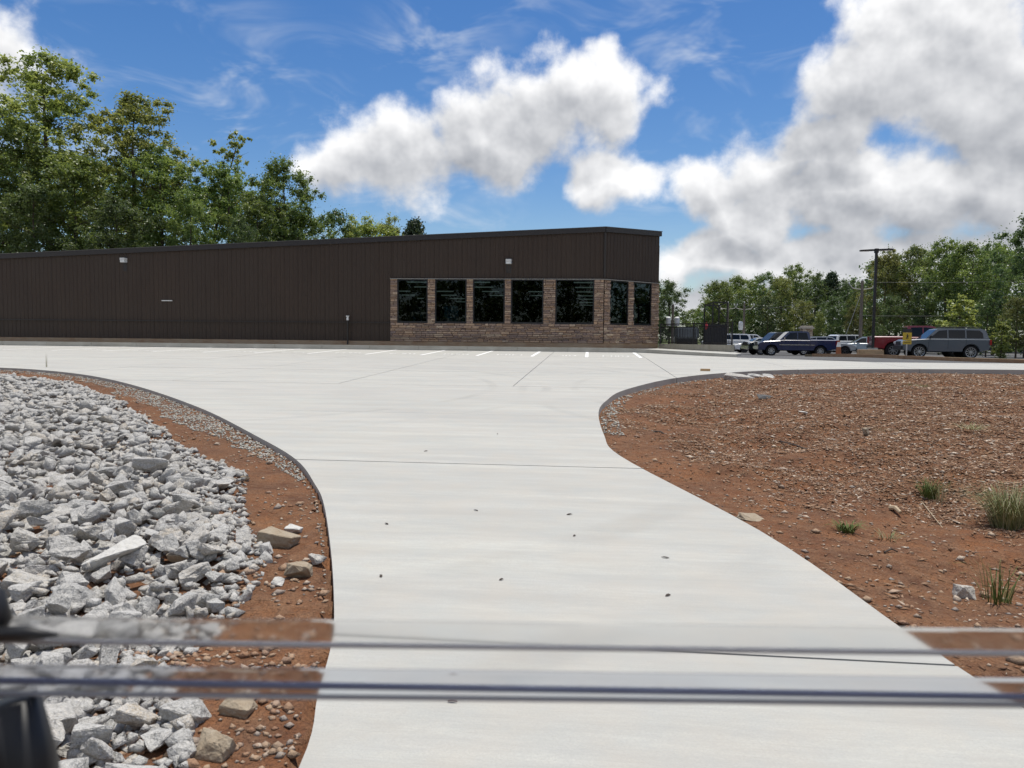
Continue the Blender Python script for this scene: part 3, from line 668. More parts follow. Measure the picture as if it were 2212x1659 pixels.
# ------------------------------------------------------------------ low retaining wall, fence, black frame
M_iron = mat('black_iron', (.010, .010, .011), .4, spec=.5)
M_rw = mat('retaining_concrete', (.36, .34, .28), .92, spec=.2, var=[(.9, (.28, .25, .19), .7, 5), ((6, 6, .6), (.42, .40, .34), .5, 4)], bump=[(20., .006, 4)])
RW0 = Vector((XD+.05, YD+.02, 0)); g_ = gnd(1578, 764); RW1 = Vector((g_[0]+.05, g_[1], 0))
zr0 = onY(1418, 742.5, RW0.y).z; zr1 = onY(1578, 745.2, RW1.y).z
def build_fence():
    d = (RW1-RW0); L = d.length; d.normalize(); n = Vector((d.y, -d.x, 0))
    ztop = lambda t: zr0+(zr1-zr0)*t/L
    a, b = RW0, RW1; q = [(a.x, a.y), (b.x, b.y), (b.x-n.x*.22, b.y-n.y*.22), (a.x-n.x*.22, a.y-n.y*.22)]
    zt = lambda x, y: ztop((Vector((x, y, 0))-RW0).dot(d))
    tag(MB().prism(q, .4, zt).build('retaining_wall', M_rw, bevel=.015), 'low tan concrete retaining wall under the black fence', 'retaining wall')
    F = tag(empty('iron_fence', tuple(RW0+Vector((0, 0, zr0)))), 'black iron picket fence on the low wall beside the building', 'fence'); F.location = (0, 0, 0)
    pt = lambda t, z: RW0+d*t-n*.11+Vector((0, 0, ztop(t)+z)); H = 1.32
    L2 = L*.985
    for z, nm in ((.10, 'rail'), (H-.22, 'rail'), (H, 'rail')):
        MB().bar(pt(.1, z), pt(L2, z), .04, .055).build('rail', M_iron, F)
    k = int(L2/.15)
    for i in range(k+1):
        t = .12+(L2-.15)*i/k
        MB().bar(pt(t, .02 if i % 15 == 0 else .08), pt(t, H+.02), .028).build('picket', M_iron, F)
    for t in (.1, L2*.5, L2):
        MB().bar(pt(t, -.05), pt(t, H+.08), .085).build('post', M_iron, F)
    # black pergola frame behind the right half of the fence
    Y0 = 52.2
    E = tag(empty('metal_frame', (0, 0, 0)), 'tall open black steel frame with diagonal brace behind the fence', 'steel frame')
    def P(cx, cy, Y): return onY((1900+cx/7.373)/3000*2212, (850+cy/7.373)/2250*1659, Y)
    zb = 1.0
    def post(cx, cy, Y):
        p = P(cx, cy, Y); MB().bar((p.x, p.y, zb-.2), (p.x, p.y, p.z), .075).build('post', M_iron, E); return p
    a1 = post(1395, 265, Y0); a2 = post(1705, 265, Y0); b1 = post(1215, 330, Y0+1.6); b2 = post(1525, 335, Y0+1.6)
    MB().bar(a1, a2, .08).build('beam', M_iron, E); MB().bar(b1, b2, .08).build('beam', M_iron, E)
    MB().bar(a1, b1, .06).build('beam', M_iron, E); MB().bar(a2, b2, .06).build('beam', M_iron, E)
    MB().bar(P(1400, 300, Y0), P(1700, 640, Y0), .06).build('brace', M_iron, E)
    p0, p1 = P(1215, 720, Y0+.4), P(1705, 720, Y0+.4)
    MB().box(((p0.x+p1.x)/2, Y0+.4, (zb+p0.z)/2-.05), (p1.x-p0.x, .05, p0.z-zb)).build('mesh_panel', mat('dark_mesh', (.02, .02, .025), .7), E)
    # white transformer-like boxes / trailer behind
    T = empty('cargo_trailer', (0, 0, 0)); Yt = 62.
    c0, c1 = P(565, 805, Yt), P(1060, 1045, Yt); w = c1.x-c0.x; h = c0.z-c1.z; zc = .5
    tag(T, 'grey box trailer parked behind the black fence', 'trailer'); T.location = ((c0.x+c1.x)/2, Yt, .45)
    MB().box((0, 0, (c0.z+c1.z)/2-.45), (w, 1.9, h)).build('body', mat('trailer_grey', (.20, .225, .24), .5, var=[(2., (.16, .18, .19), .5, 3)]), T, bevel=.12)
    for i in range(9): MB().box((-w/2+w*(i+.5)/9, -.96, (c0.z+c1.z)/2-.45), (.03, .03, h*.8)).build('rib', M_trim, T)
    MB().box((0, 0, (c1.z-.45)/2+.12), (w*.9, 1.6, max(.2, c1.z-.45-.2))).build('chassis', M_black, T)
    for s in (-1, 1):
        MB().lathe([(0, -.1), (.3, -.1), (.33, -.05), (.33, .05), (.3, .1), (0, .1)], 20, 'y', (s*w*.2, -.85, .33)).build('wheel', M_black, T)
    MB().bar((-w/2-.8, -.3, .55), (-w/2, -.3, .75), .07).build('tow_bar', mat('galvanised', (.45, .46, .47), .4, .8), T)
    MB().tube([(-w/2-.12, -.9, 0), (-w/2-.12, -.9, c0.z-.45-.8), (-w/2+.05, -.9, c0.z-.45-.5)], .03).build('prop_stand', mat('galvanised'), T)
    # twin white electrical cans on a pole behind, red garden figure and palm-like plant by the frame
    q = P(520, 675, 70); e = tag(empty('transformer_pole', (q.x, 70, .3)), 'thin pole with twin white transformer cans beyond the fence', 'utility pole')
    MB().tube([(0, 0, 0), (0, 0, q.z+1.2)], .11, 8).build('pole', mat('pole_wood', (.20, .165, .13), .9, var=[((8, 8, .5), (.13, .105, .085), .7, 4)]), e)
    for s in (-1, 1): MB().lathe([(0, -.42), (.2, -.42), (.22, -.3), (.22, .3), (.12, .42), (0, .42)], 14, 'z', (s*.38, -.1, q.z-.3)).build('can', M_white, e)
    q = P(1250, 790, Y0-.1); e = tag(empty('hanging_ornament', tuple(q)), 'small red hanging ornament on the black steel frame', 'ornament')
    MB().lathe([(0, .34), (.015, .3), (.03, .2), (.09, .12), (.10, .0), (.06, -.08), (.02, -.2), (0, -.2)], 12, 'z').build('body', mat('ornament_red', (.55, .04, .06), .4), e, smooth=True)
    MB().bar((0, 0, .3), (0, 0, .75), .008).build('cord', M_iron, e)
build_fence()
# ------------------------------------------------------------------ vehicles
M_tyre = mat('tyre', (.018, .018, .019), .85, spec=.2); M_glass = mat('car_glass', (.010, .013, .017), .05, spec=.28); M_under = mat('underbody', (.012, .012, .012), .9)
M_chrome = mat('chrome', (.65, .66, .67), .18, 1.); M_rim = mat('alloy', (.50, .51, .52), .3, .9); M_rimd = mat('dark_alloy', (.06, .06, .065), .35, .8)
M_head = mat('headlight', (.75, .78, .80), .1, spec=.6); M_tail = mat('taillight', (.35, .015, .015), .2); M_plast = mat('black_plastic', (.02, .02, .022), .55)
def paint(name, c=(.74, .75, .75)): return mat(name, c, .28, coat=.8, spec=.5)
def offset_poly(P, d):
    n = len(P); o = []
    for i in range(n):
        a, b, c = Vector(P[i-1]), Vector(P[i]), Vector(P[(i+1) % n])
        e1 = (b-a); e2 = (c-b)
        n1 = Vector((-e1.y, e1.x)).normalized() if e1.length > 1e-6 else Vector((0, 0)); n2 = Vector((-e2.y, e2.x)).normalized() if e2.length > 1e-6 else Vector((0, 0))
        m = (n1+n2); m = m.normalized() if m.length > 1e-6 else n1
        k = max(.5, m.dot(n1)); o.append(tuple(b+m*d/k))
    return o
def loft_profile(rings):
    """rings: list of (profile [(x,z)], y); closed by end faces"""
    b = MB(); n = len(rings[0][0]); vs = []
    for P, y in rings: vs += [(p[0], y, p[1]) for p in P]
    fs = [(r*n+i, r*n+(i+1) % n, (r+1)*n+(i+1) % n, (r+1)*n+i) for r in range(len(rings)-1) for i in range(n)]
    for r in (0, len(rings)-1):
        for t in tessellate_polygon([[Vector((p[0], p[1], 0)) for p in rings[r][0]]]): fs.append(tuple(r*n+i for i in t))
    return b.add(vs, fs)
def vehicle(kind, label, cat, loc, heading, s):
    """local +x is forward. s: spec dictionary"""
    V = tag(empty(kind, loc, heading), label, cat); W = s['W']; hw = W/2; L = s['L']; wr = s['wr']; zb = s['zb']
    wx = s['wheels']; arch = wr+s.get('arch', .07)
    prof = list(s['upper'])                        # from rear bottom over the top to front bottom, (x, z)
    bottom = []                                    # from front to rear with arches
    for cx in wx:
        a0 = math.asin(min(1, max(-1, (zb-wr)/arch)))
        for j in range(9):
            t = a0+(math.pi-2*a0)*j/8; bottom.append((cx+arch*math.cos(t), wr+arch*math.sin(t)))
    P = prof+bottom
    area = sum(P[i][0]*P[(i+1) % len(P)][1]-P[(i+1) % len(P)][0]*P[i][1] for i in range(len(P)))
    if area < 0: P = P[::-1]
    In = offset_poly(P, .045); In2 = offset_poly(P, .018)
    rings = [(In, -hw), (In2, -hw+.035), (P, -hw+.11), (P, hw-.11), (In2, hw-.035), (In, hw)]
    me = loft_profile(rings); body = me.build('body', s['paint'], V)
    # underbody
    MB().box(((wx[0]+wx[-1])/2, 0, (zb+s['belt'])/2-.08), (wx[0]-wx[-1]+.9, W-.5, s['belt']-zb-.12)).build('underbody', M_under, V)
    # cabin
    C = s['cabin']; zt = max(z for x, z in C); bz = s['belt']; tw = s.get('tumble', .16)
    wz = lambda z: hw-.05-tw*max(0, (z-bz)/(zt-bz))
    n = len(C); vs = [(x, -wz(z), z) for x, z in C]+[(x, wz(z), z) for x, z in C]
    cab = MB().add(vs, [(i, (i+1) % n, n+(i+1) % n, n+i) for i in range(n)]+[tuple(range(n)), tuple(range(2*n-1, n-1, -1))])
    cabo = cab.build('cabin', s.get('roof_paint', s['paint']), V, bevel=.04)
    # side glass
    for w in s['glass']:
        for sd in (-1, 1):
            vs = [(x, sd*(wz(z)+.006), z) for x, z in w]
            vs2 = [(x, sd*(wz(z)-.03), z) for x, z in w]; k = len(w)
            MB().add(vs+vs2, [tuple(range(k)), tuple(range(2*k-1, k-1, -1))]+[(i, (i+1) % k, k+(i+1) % k, k+i) for i in range(k)]).build('side_window', M_glass, V)
    def pane(nm, pa, pb, inset=.06):
        (xa, za), (xb, zb2) = pa, pb; d = Vector((xb-xa, 0, zb2-za)); nrm = Vector((-d.z, 0, d.x)).normalized()
        if nrm.z < 0: nrm = -nrm
        q = []
        for (x, z, t) in ((xa+d.x*.06, za+d.z*.06, 1), (xb-d.x*.06, zb2-d.z*.06, 1)):
            yw = wz(z)-inset; q += [(x, -yw, z), (x, yw, z)]
        q = [Vector(p)+nrm*.008 for p in (q[0], q[1], q[3], q[2])]; q2 = [p-nrm*.03 for p in q]
        MB().add(q+q2, [(0, 1, 2, 3), (7, 6, 5, 4)]+[(i, (i+1) % 4, 4+(i+1) % 4, 4+i) for i in range(4)]).build(nm, M_glass, V)
    pane('windscreen', *s['wind']); pane('rear_window', *s['rear'])
    # wheels
    for cx in wx:
        for sd in (-1, 1):
            yo = sd*(hw-.03); wd = .24
            w = empty('wheel', (cx, yo, wr)); w.parent = V
            def lat(pr): return [(r, h*sd) for r, h in pr]
            rr = wr*s.get('rimr', .68)
            MB().lathe(lat([(rr, -.01), (rr+.02, .0), (wr-.03, .0), (wr, -.035), (wr, -wd+.03), (wr-.03, -wd), (0, -wd)]), 28, 'y').build('tyre', M_tyre, w, smooth=False)
            rm = s.get('rim', M_rim); r_ = MB().lathe(lat([(rr, -.008), (rr*.93, -.012), (rr*.9, -.05), (rr*.9, -.10)]), 28, 'y'); k = s.get('spokes', 6)
            for j in range(k):
                t = 2*math.pi*j/k+.2; a = Vector((math.cos(t), 0, math.sin(t)))
                r_.bar(a*rr*.12+Vector((0, -sd*.03, 0)), a*rr*.93+Vector((0, -sd*.03, 0)), s.get('spw', .06), .03, up=(0, 1, 0))
            r_.lathe(lat([(0, -.005), (rr*.2, -.01), (rr*.22, -.05)]), 16, 'y'); r_.build('rim', rm, w)
            MB().lathe(lat([(0, -.085), (rr*.9, -.085)]), 20, 'y').build('brake', M_under, w)
    x1 = max(x for x, z in prof); x0 = min(x for x, z in prof)
    hz = s.get('head_z', bz-.25); tz = s.get('tail_z', bz-.2)
    for sd in (-1, 1):
        a = s.get('head', (.28, .16)); MB().box((x1-.12, sd*(hw-.20), hz), (.3, .36, a[1])).build('headlight', M_head, V, bevel=.03)
        MB().box((x0+.06, sd*(hw-.085), tz), (.20, .17, s.get('tail', .32))).build('taillight', M_tail, V, bevel=.02)
        mx = s['mirror']; MB().box((mx, sd*(hw+.10), bz+.13), (.12, .2, .16)).build('mirror', s.get('mirror_mat', M_plast), V, bevel=.03)
        MB().bar((mx, sd*(hw-.06), bz+.04), (mx, sd*(hw+.06), bz+.1), .04).build('mirror_arm', M_plast, V)
        for hx in s.get('handles', []): MB().box((hx, sd*(hw+.012), bz-.13), (.18, .03, .035)).build('handle', s.get('handle_mat', s['paint']), V)
        for dx in s.get('seams', []): MB().box((dx, sd*(hw-.0005), (bz+zb)/2+.1), (.012, .012, bz-zb-.2)).build('door_seam', M_under, V)
        if 'trim' in s:
            for (ta, tb, z) in s['trim']: MB().box(((ta+tb)/2, sd*(hw+.008), z), (tb-ta, .03, .05)).build('side_trim', M_chrome, V)
    g = s.get('grille', (1.0, .22)); MB().box((x1-.01, 0, hz-.02), (.06, g[0], g[1])).build('grille', s.get('grille_mat', M_plast), V, bevel=.02)
    bpm = s.get('bumper', M_plast)
    MB().box((x1-.02, 0, s.get('bump_z', zb+.22)), (.22, W-.06, .24)).build('front_bumper', bpm, V, bevel=.05); MB().box((x0+.02, 0, s.get('bump_z', zb+.22)), (.2, W-.08, .20)).build('rear_bumper', bpm, V, bevel=.05)
    if s.get('rails'):
        for sd in (-1, 1):
            a, b = s['rails']; MB().tube([(a, sd*(hw-.28), zt-.01), (a-.1, sd*(hw-.28), zt+.07), (b+.1, sd*(hw-.28), zt+.07), (b, sd*(hw-.28), zt-.01)], .022).build('roof_rail', M_plast, V)
    return V
def pickup(p, **k):
    d = dict(W=1.98, L=5.8, wr=.39, zb=.42, belt=1.22, wheels=(1.86, -1.72), paint=p, rimr=.62,
             upper=[(-2.88, .55), (-2.90, 1.26), (-.98, 1.27), (-.95, 1.24), (1.05, 1.24), (1.25, 1.20), (2.45, 1.12), (2.78, 1.02), (2.86, .85), (2.86, .48)],
             cabin=[(1.28, 1.18), (.62, 1.84), (.35, 1.90), (-.75, 1.90), (-.92, 1.84), (-1.00, 1.18)],
             glass=[[(.98, 1.27), (.50, 1.76), (-.02, 1.80), (-.02, 1.27)], [(-.09, 1.27), (-.09, 1.80), (-.72, 1.79), (-.84, 1.27)]],
             wind=((1.28, 1.18), (.62, 1.84)), rear=((-1.0, 1.18), (-.92, 1.84)), mirror=.95, handles=[.1, -.75], seams=[1.12, -.05, -.97], head_z=.95, tail_z=1.02, tail=.42, bump_z=.62, bumper=M_chrome, grille=(1.1, .28), mirror_mat=M_chrome, spokes=8)
    d.update(k); return d
def suv(p, **k):
    d = dict(W=1.98, L=4.95, wr=.40, zb=.40, belt=1.18, wheels=(1.50, -1.38), paint=p, rimr=.74, spokes=11, spw=.03,
             upper=[(-2.38, .55), (-2.46, .95), (-2.40, 1.20), (1.0, 1.21), (1.2, 1.20), (2.25, 1.13), (2.42, 1.02), (2.47, .80), (2.44, .5)],
             cabin=[(1.18, 1.16), (.52, 1.78), (.25, 1.85), (-1.9, 1.84), (-2.2, 1.74), (-2.40, 1.16)],
             glass=[[(.92, 1.25), (.40, 1.70), (-.05, 1.74), (-.05, 1.25)], [(-.12, 1.25), (-.12, 1.74), (-1.05, 1.74), (-1.05, 1.25)], [(-1.12, 1.25), (-1.12, 1.74), (-1.86, 1.72), (-2.02, 1.55), (-2.05, 1.25)]],
             wind=((1.18, 1.16), (.52, 1.78)), rear=((-2.40, 1.16), (-2.2, 1.74)), mirror=.92, handles=[.12, -.9], seams=[1.0, -.08, -1.08], head_z=.93, tail_z=1.0, rails=(.1, -1.9), rim=M_rim)
    d.update(k); return d
def sedan(p, **k):
    d = dict(W=1.9, L=5.0, wr=.35, zb=.26, belt=.98, wheels=(1.52, -1.5), paint=p, rimr=.76, spokes=10, spw=.035, rim=M_rimd,
             upper=[(-2.45, .4), (-2.5, .85), (-2.42, 1.05), (-1.4, 1.06), (.9, 1.0), (1.1, .97), (2.1, .86), (2.45, .74), (2.5, .6), (2.48, .36)],
             cabin=[(1.05, .94), (.25, 1.40), (-.05, 1.46), (-.9, 1.45), (-1.25, 1.38), (-1.95, 1.0)],
             glass=[[(.78, 1.04), (.18, 1.35), (-.25, 1.38), (-.25, 1.04)], [(-.32, 1.04), (-.32, 1.38), (-.95, 1.37), (-1.45, 1.12), (-1.4, 1.04)]],
             wind=((1.05, .94), (.25, 1.40)), rear=((-1.95, 1.0), (-1.25, 1.38)), mirror=.7, mirror_mat=p, handles=[0.0, -1.0], seams=[.85, -.28], head_z=.66, tail_z=.85, tail=.16, bump_z=.45)
    d.update(k); return d
def hatch(p, **k):
    d = suv(p); d.update(L=4.5, W=1.84, wr=.36, zb=.34, belt=1.02, wheels=(1.36, -1.30),
             upper=[(-2.12, .5), (-2.2, .85), (-2.12, 1.05), (.95, 1.05), (1.15, 1.03), (1.95, .92), (2.2, .8), (2.26, .6), (2.22, .42)],
             cabin=[(1.12, 1.0), (.35, 1.52), (.05, 1.60), (-1.3, 1.58), (-1.75, 1.46), (-2.12, 1.0)],
             glass=[[(.85, 1.08), (.28, 1.46), (-.1, 1.50), (-.1, 1.08)], [(-.17, 1.08), (-.17, 1.50), (-.95, 1.50), (-1.0, 1.08)], [(-1.07, 1.08), (-1.02, 1.49), (-1.45, 1.42), (-1.72, 1.12)]],
             wind=((1.12, 1.0), (.35, 1.52)), rear=((-2.12, 1.0), (-1.75, 1.46)), mirror=.82, mirror_mat=p, head_z=.80, tail_z=.95, handles=[0, -.95], seams=[.9, -.13, -1.03], bump_z=.5, rails=None, spokes=5, spw=.06)
    d.update(k); return d
def park(px, py, dist, lot=True):
    """ground point in picture column px at distance dist"""
    d = ray(px, 740); t = dist/d[1]; y = dist
    return (t*d[0], y, float(lot_z(y))-.012)
WESTW = math.pi                                     # facing left in the picture
vehicle('pickup_truck', 'dark blue pickup truck with chrome side trim facing left', 'pickup truck', park(1716, 766, 61.5), WESTW+R_(-3), pickup(paint('paint_blue', (.006, .017, .075)), trim=[(-.92, 1.3, .86), (-1.6+.3, -.98, .86)]))
vehicle('pickup_truck', 'dark green pickup truck parked behind the dark blue pickup', 'pickup truck', park(1683, 764, 66), WESTW+R_(8), pickup(paint('paint_darkgreen', (.014, .020, .019)), mirror_mat=M_plast))
vehicle('suv', 'grey boxy four wheel drive facing left behind the kerb', 'suv', park(2033, 772, 50.3), WESTW+R_(-6), suv(paint('paint_slate', (.085, .105, .125))))
vehicle('pickup_truck', 'dark red pickup truck showing its tail left of the grey suv', 'pickup truck', park(1988, 772, 54.0), R_(-10), pickup(paint('paint_red', (.22, .012, .018)), bumper=M_plast, mirror_mat=M_plast, wr=.43, zb=.5)).scale = (1.06, 1.06, 1.12)
vehicle('sedan', 'white sedan with black wheels partly hidden by the dark pickups', 'car', park(1638, 760, 76), WESTW+R_(4), sedan(paint('paint_white', (.74, .75, .75))))
vehicle('suv', 'white suv with dark windows at the fence end, behind the white sedan', 'suv', park(1570, 760, 84), WESTW+R_(14), suv(paint('paint_white'), rails=None))
vehicle('suv', 'white station wagon seen over the bonnet of the white sedan', 'car', park(1622, 760, 92), R_(10), suv(paint('paint_white'), rails=None))
vehicle('hatchback', 'white car whose roof shows above the bed of the blue pickup', 'car', park(1748, 760, 76), R_(10), sedan(paint('paint_white'), cabin=[(1.05, .94), (.25, 1.55), (-.05, 1.60), (-.9, 1.58), (-1.25, 1.45), (-1.95, 1.0)]))
vehicle('hatchback', 'silver grey crossover whose front sticks out right of the blue pickup', 'car', park(1785, 760, 70), R_(-4), hatch(paint('paint_silver', (.33, .35, .36)), rim=M_rimd))
vehicle('suv', 'white suv parked between the orange cone and light blue crossover', 'suv', park(1838, 760, 84), R_(18), suv(paint('paint_white'), rails=None))
vehicle('hatchback', 'light blue grey crossover parked left of the red pickup', 'car', park(1866, 762, 70), R_(168), hatch(paint('paint_mist', (.36, .43, .47)), rim=M_rimd, mirror_mat=paint('paint_white')))
# ------------------------------------------------------------------ island kerb, cone, sign, lamp, poles
M_dkerb = mat('stained_kerb', (.30, .19, .115), .92, spec=.2, var=[(.9, (.22, .115, .06), .8, 4), ((5, 5, 5), (.37, .27, .18), .5, 4)], bump=[(20., .008, 4)])
def build_island():
    pts = [gnd(*p) for p in [(1756, 766.6), (1800, 768.6), (1880, 772), (1961, 775.5), (2060, 779.5), (2212, 784.5)]]; pts.append((pts[-1][0]+12, pts[-1][1]-1.2)); pts.append((pts[-1][0]+25, pts[-1][1]-1.0))
    root = tag(empty('island_kerb', (0, 0, 0)), 'brown stained kerb of the planting island before the cars', kind='structure'); back = [(x, y+.18) for x, y in pts]
    for i in range(len(pts)-1):
        MB().prism([pts[i], pts[i+1], back[i+1], back[i]], .4, lambda x, y: float(lot_z(y))+.17).build('kerb_stone', M_dkerb, root)
    bed = [(x, y+.18) for x, y in pts]+[(x, y+1.7) for x, y in pts[::-1]]
    tag(MB().prism(bed, .4, lambda x, y: float(lot_z(y))+.13).build('island_bed', mat('bed_soil', (.17, .12, .07), .95, var=[(6., (.12, .12, .05), .7, 4)], bump=[(12., .04, 4)])), 'narrow strip of soil behind the stained kerb', kind='structure')
    g = gnd(1886, 770.5); e = MB().prism([(g[0]-.62, g[1]+.35), (g[0]+.62, g[1]+.1), (g[0]+.66, g[1]+.7), (g[0]-.58, g[1]+.95)], .6, float(lot_z(g[1]))+.42).build('stone_block', mat('tan_block', (.42, .31, .20), .9, var=[(4., (.30, .20, .12), .6, 4)], bump=[(14., .02, 4)]), bevel=.03)
    tag(e, 'tan rough block lying on the island bed near the red pickup', 'block')
    g = gnd(1822, 769.6); z = float(lot_z(g[1]+.9))+.12; e = tag(empty('traffic_cone', (g[0], g[1]+.9, z)), 'faded orange traffic cone with white top standing behind the kerb', 'traffic cone')
    om = mat('cone_orange', (.30, .105, .045), .7); MB().box((0, 0, .02), (.36, .36, .04)).build('base', om, e, bevel=.01)
    MB().lathe([(.15, .04), (.12, .45)], 16, 'z').build('lower_body', om, e); MB().lathe([(.12, .45), (.075, .72)], 16, 'z').build('collar', M_white, e); MB().lathe([(.075, .72), (.05, .82), (.0, .82)], 16, 'z').build('tip', om, e)
    # yellow sign
    g = gnd(1970, 776.5); y = g[1]+.75; z = float(lot_z(y))+.11; tp = onY(1970.5, 711.5, y)
    e = tag(empty('road_sign', (g[0], y, z)), 'yellow sign with dark symbol on a grey post before the grey suv', 'sign')
    h = tp.z-z; MB().box((0, 0, h/2), (.06, .05, h)).build('post', mat('galvanised', (.45, .46, .47), .4, .8), e)
    ym = mat('sign_yellow', (.52, .36, .03), .5); ys_ = -.035
    MB().box((0, ys_, h-.38), (.45, .012, .42)).build('sign_plate', ym, e, bevel=.004); MB().box((0, ys_, h-.70), (.44, .012, .18)).build('lower_plate', ym, e)
    MB().box((0, ys_-.004, h-.07), (.45, .012, .17)).build('top_plate', M_plast, e)
    sy = MB(); yy = ys_-.009
    def quad(x, z_, w, hh): sy.box((x, yy, h-.38+z_), (w, .006, hh))
    quad(0, .10, .05, .05); quad(0, .01, .075, .12); quad(-.04, -.085, .035, .09); quad(.035, -.085, .035, .09); quad(.06, .03, .06, .03)
    sy.build('symbol', M_plast, e); MB().box((0, yy, h-.70), (.34, .006, .03)).build('lettering', M_plast, e)
build_island()
def build_lamp():
    Y = 47.5; top = onY(1893.5, 539.5, Y); z0 = float(lot_z(Y))
    e = tag(empty('parking_lamp', (top.x, Y, z0)), 'tall dark parking lot lamp with two flat heads', 'street lamp'); m = mat('lamp_bronze', (.014, .013, .014), .45); h = top.z-z0
    MB().lathe([(0, 0), (.28, 0), (.28, .55), (0, .55)], 18, 'z').build('base', M_edge, e)
    MB().box((0, 0, .55+(h-.55)/2), (.135, .135, h-.55)).build('pole', m, e, bevel=.01)
    MB().box((0, 0, h-.06), (.22, .2, .26)).build('hub', m, e, bevel=.02)
    for s in (-1, 1):
        hd = MB().prism([(s*.1, -.05), (s*.3, -.16), (s*.88, -.16), (s*.95, -.08), (s*.95, .08), (s*.88, .16), (s*.3, .16), (s*.1, .05)], lambda x, y: h-.05+abs(x)*(-.02 if s < 0 else .05)-.02, lambda x, y: h+.04+abs(x)*(-.06 if s < 0 else .02)).build('lamp_head', m, e, bevel=.008)
        MB().prism([(s*.4, -.12), (s*.85, -.12), (s*.85, .12), (s*.4, .12)], lambda x, y: h-.08+abs(x)*(-.02 if s < 0 else .05)-.005, lambda x, y: h-.072+abs(x)*(-.02 if s < 0 else .05)).build('lens', M_white, hd)
build_lamp()
M_pole = mat('pole_wood')
def upole(px, py_top, Y, label, arms=True, brace=False, can=False):
    top = onY(px, py_top, Y); e = tag(empty('utility_pole', (top.x, Y, .2)), label, 'utility pole'); h = top.z-.2
    MB().tube([(0, 0, 0), (0, 0, h)], [.16, .11], 10).build('pole', M_pole, e)
    if arms:
        MB().tube([(-1.1, 0, h-.25), (-.8, 0, h-.62), (0, 0, h-.75), (.8, 0, h-.62), (1.1, 0, h-.25)], .045, 6).build('crossarm', mat('arm_grey', (.42, .40, .36), .7), e)
        for s in (-1.1, 0, 1.1): MB().lathe([(0, 0), (.05, 0), (.07, .07), (.04, .1), (.06, .16), (0, .2)], 8, 'z', (s, 0, h-.26 if s else h)).build('insulator', M_white, e)
    if brace: MB().bar((0, 0, h-.9), (-1.2, 0, h-4.6), .03).build('guy_wire', mat('wire_grey', (.35, .35, .33), .5), e)
    if can: MB().lathe([(0, -.5), (.24, -.5), (.26, -.3), (.26, .3), (.16, .5), (0, .5)], 14, 'z', (-.36, -.1, h-2.6)).build('transformer', M_white, e)
    return e, h
wires = []
u1, h1 = upole(1863, 607, 70, 'wooden utility pole with guy wire left of the tall lamp', brace=True)
u2, h2 = upole(1608, 655, 92, 'wooden utility pole with white transformer behind the parked white cars', can=True)
u3, h3 = upole(1573, 655, 98, 'wooden utility pole rising just right of the black steel frame')
def wire(a, b, sag, label):
    a, b = Vector(a), Vector(b); pts = [a.lerp(b, t/14)-Vector((0, 0, sag*4*(t/14)*(1-t/14))) for t in range(15)]
    tag(MB().tube(pts, .010, 4).build('power_line', mat('wire_metal', (.10, .105, .10), .6)), label, 'power line', 'overhead power lines on the right')
L1 = u1.location; L2 = u2.location; L3 = u3.location
wire(L1+Vector((-1.1, 0, h1-.1)), L2+Vector((-1.1, 0, h2-.1)), 1.2, 'power line between the two poles right of the building, outer left strand')
wire(L1+Vector((1.1, 0, h1-.1)), L2+Vector((1.1, 0, h2-.1)), 1.2, 'power line between the two poles right of the building, outer right strand')
wire(L1+Vector((1.1, 0, h1-.1)), L1+Vector((34, -9, h1+1.6)), .7, 'upper power line running right from the guyed pole across the trees')
wire(L1+Vector((0, 0, h1-3)), L1+Vector((34, -9, h1-1.2)), .6, 'middle power line running right from the guyed pole across the trees')
wire(L1+Vector((0, 0, h1-6)), L1+Vector((34, -9, h1-5.)), .5, 'lowest power line running right from the guyed pole across the trees')
wire(L3+Vector((0, 0, h3-2.5)), L3+Vector((-24, -6, h3-3.0)), .8, 'power line running left from the pole by the steel frame')
def stone_pillar():
    Y = 80; p = onY(1742, 710, Y); e = tag(empty('stone_pillar', (p.x, Y, .4)), 'square stone pillar with flat cap behind the blue pickup', 'pillar'); h = p.z-.4
    c = MB().box((0, 0, h/2), (.86, .86, h)).build('core', M_mortar, e); r = random.Random(3)
    m = mat('pillar_stone', (.4, .3, .2), .9, rnd=[(.42, .33, .24), (.5, .42, .33), (.3, .22, .16), (.36, .25, .17)], bump=[(14., .02, 4)])
    for s in range(4):
        rt = Matrix.Rotation(s*math.pi/2, 3, 'Z'); z = 0
        while z < h-.02:
            hh = min(r.uniform(.14, .3), h-z); x = -.48
            while x < .46:
                l = min(r.uniform(.22, .5), .48-x); MB().box(rt @ Vector((x+l/2, -.46, z+hh/2)), (l-.015, .07, hh-.015), rt).build('stone', m, c); x += l
            z += hh
    MB().box((0, 0, h+.07), (1.25, 1.25, .14)).build('cap', mat('pillar_cap', (.5, .45, .38), .9), e, bevel=.02); MB().box((0, 0, h+.22), (1.0, 1.0, .14)).build('cap_top', mat('pillar_cap'), e, bevel=.02)
stone_pillar()
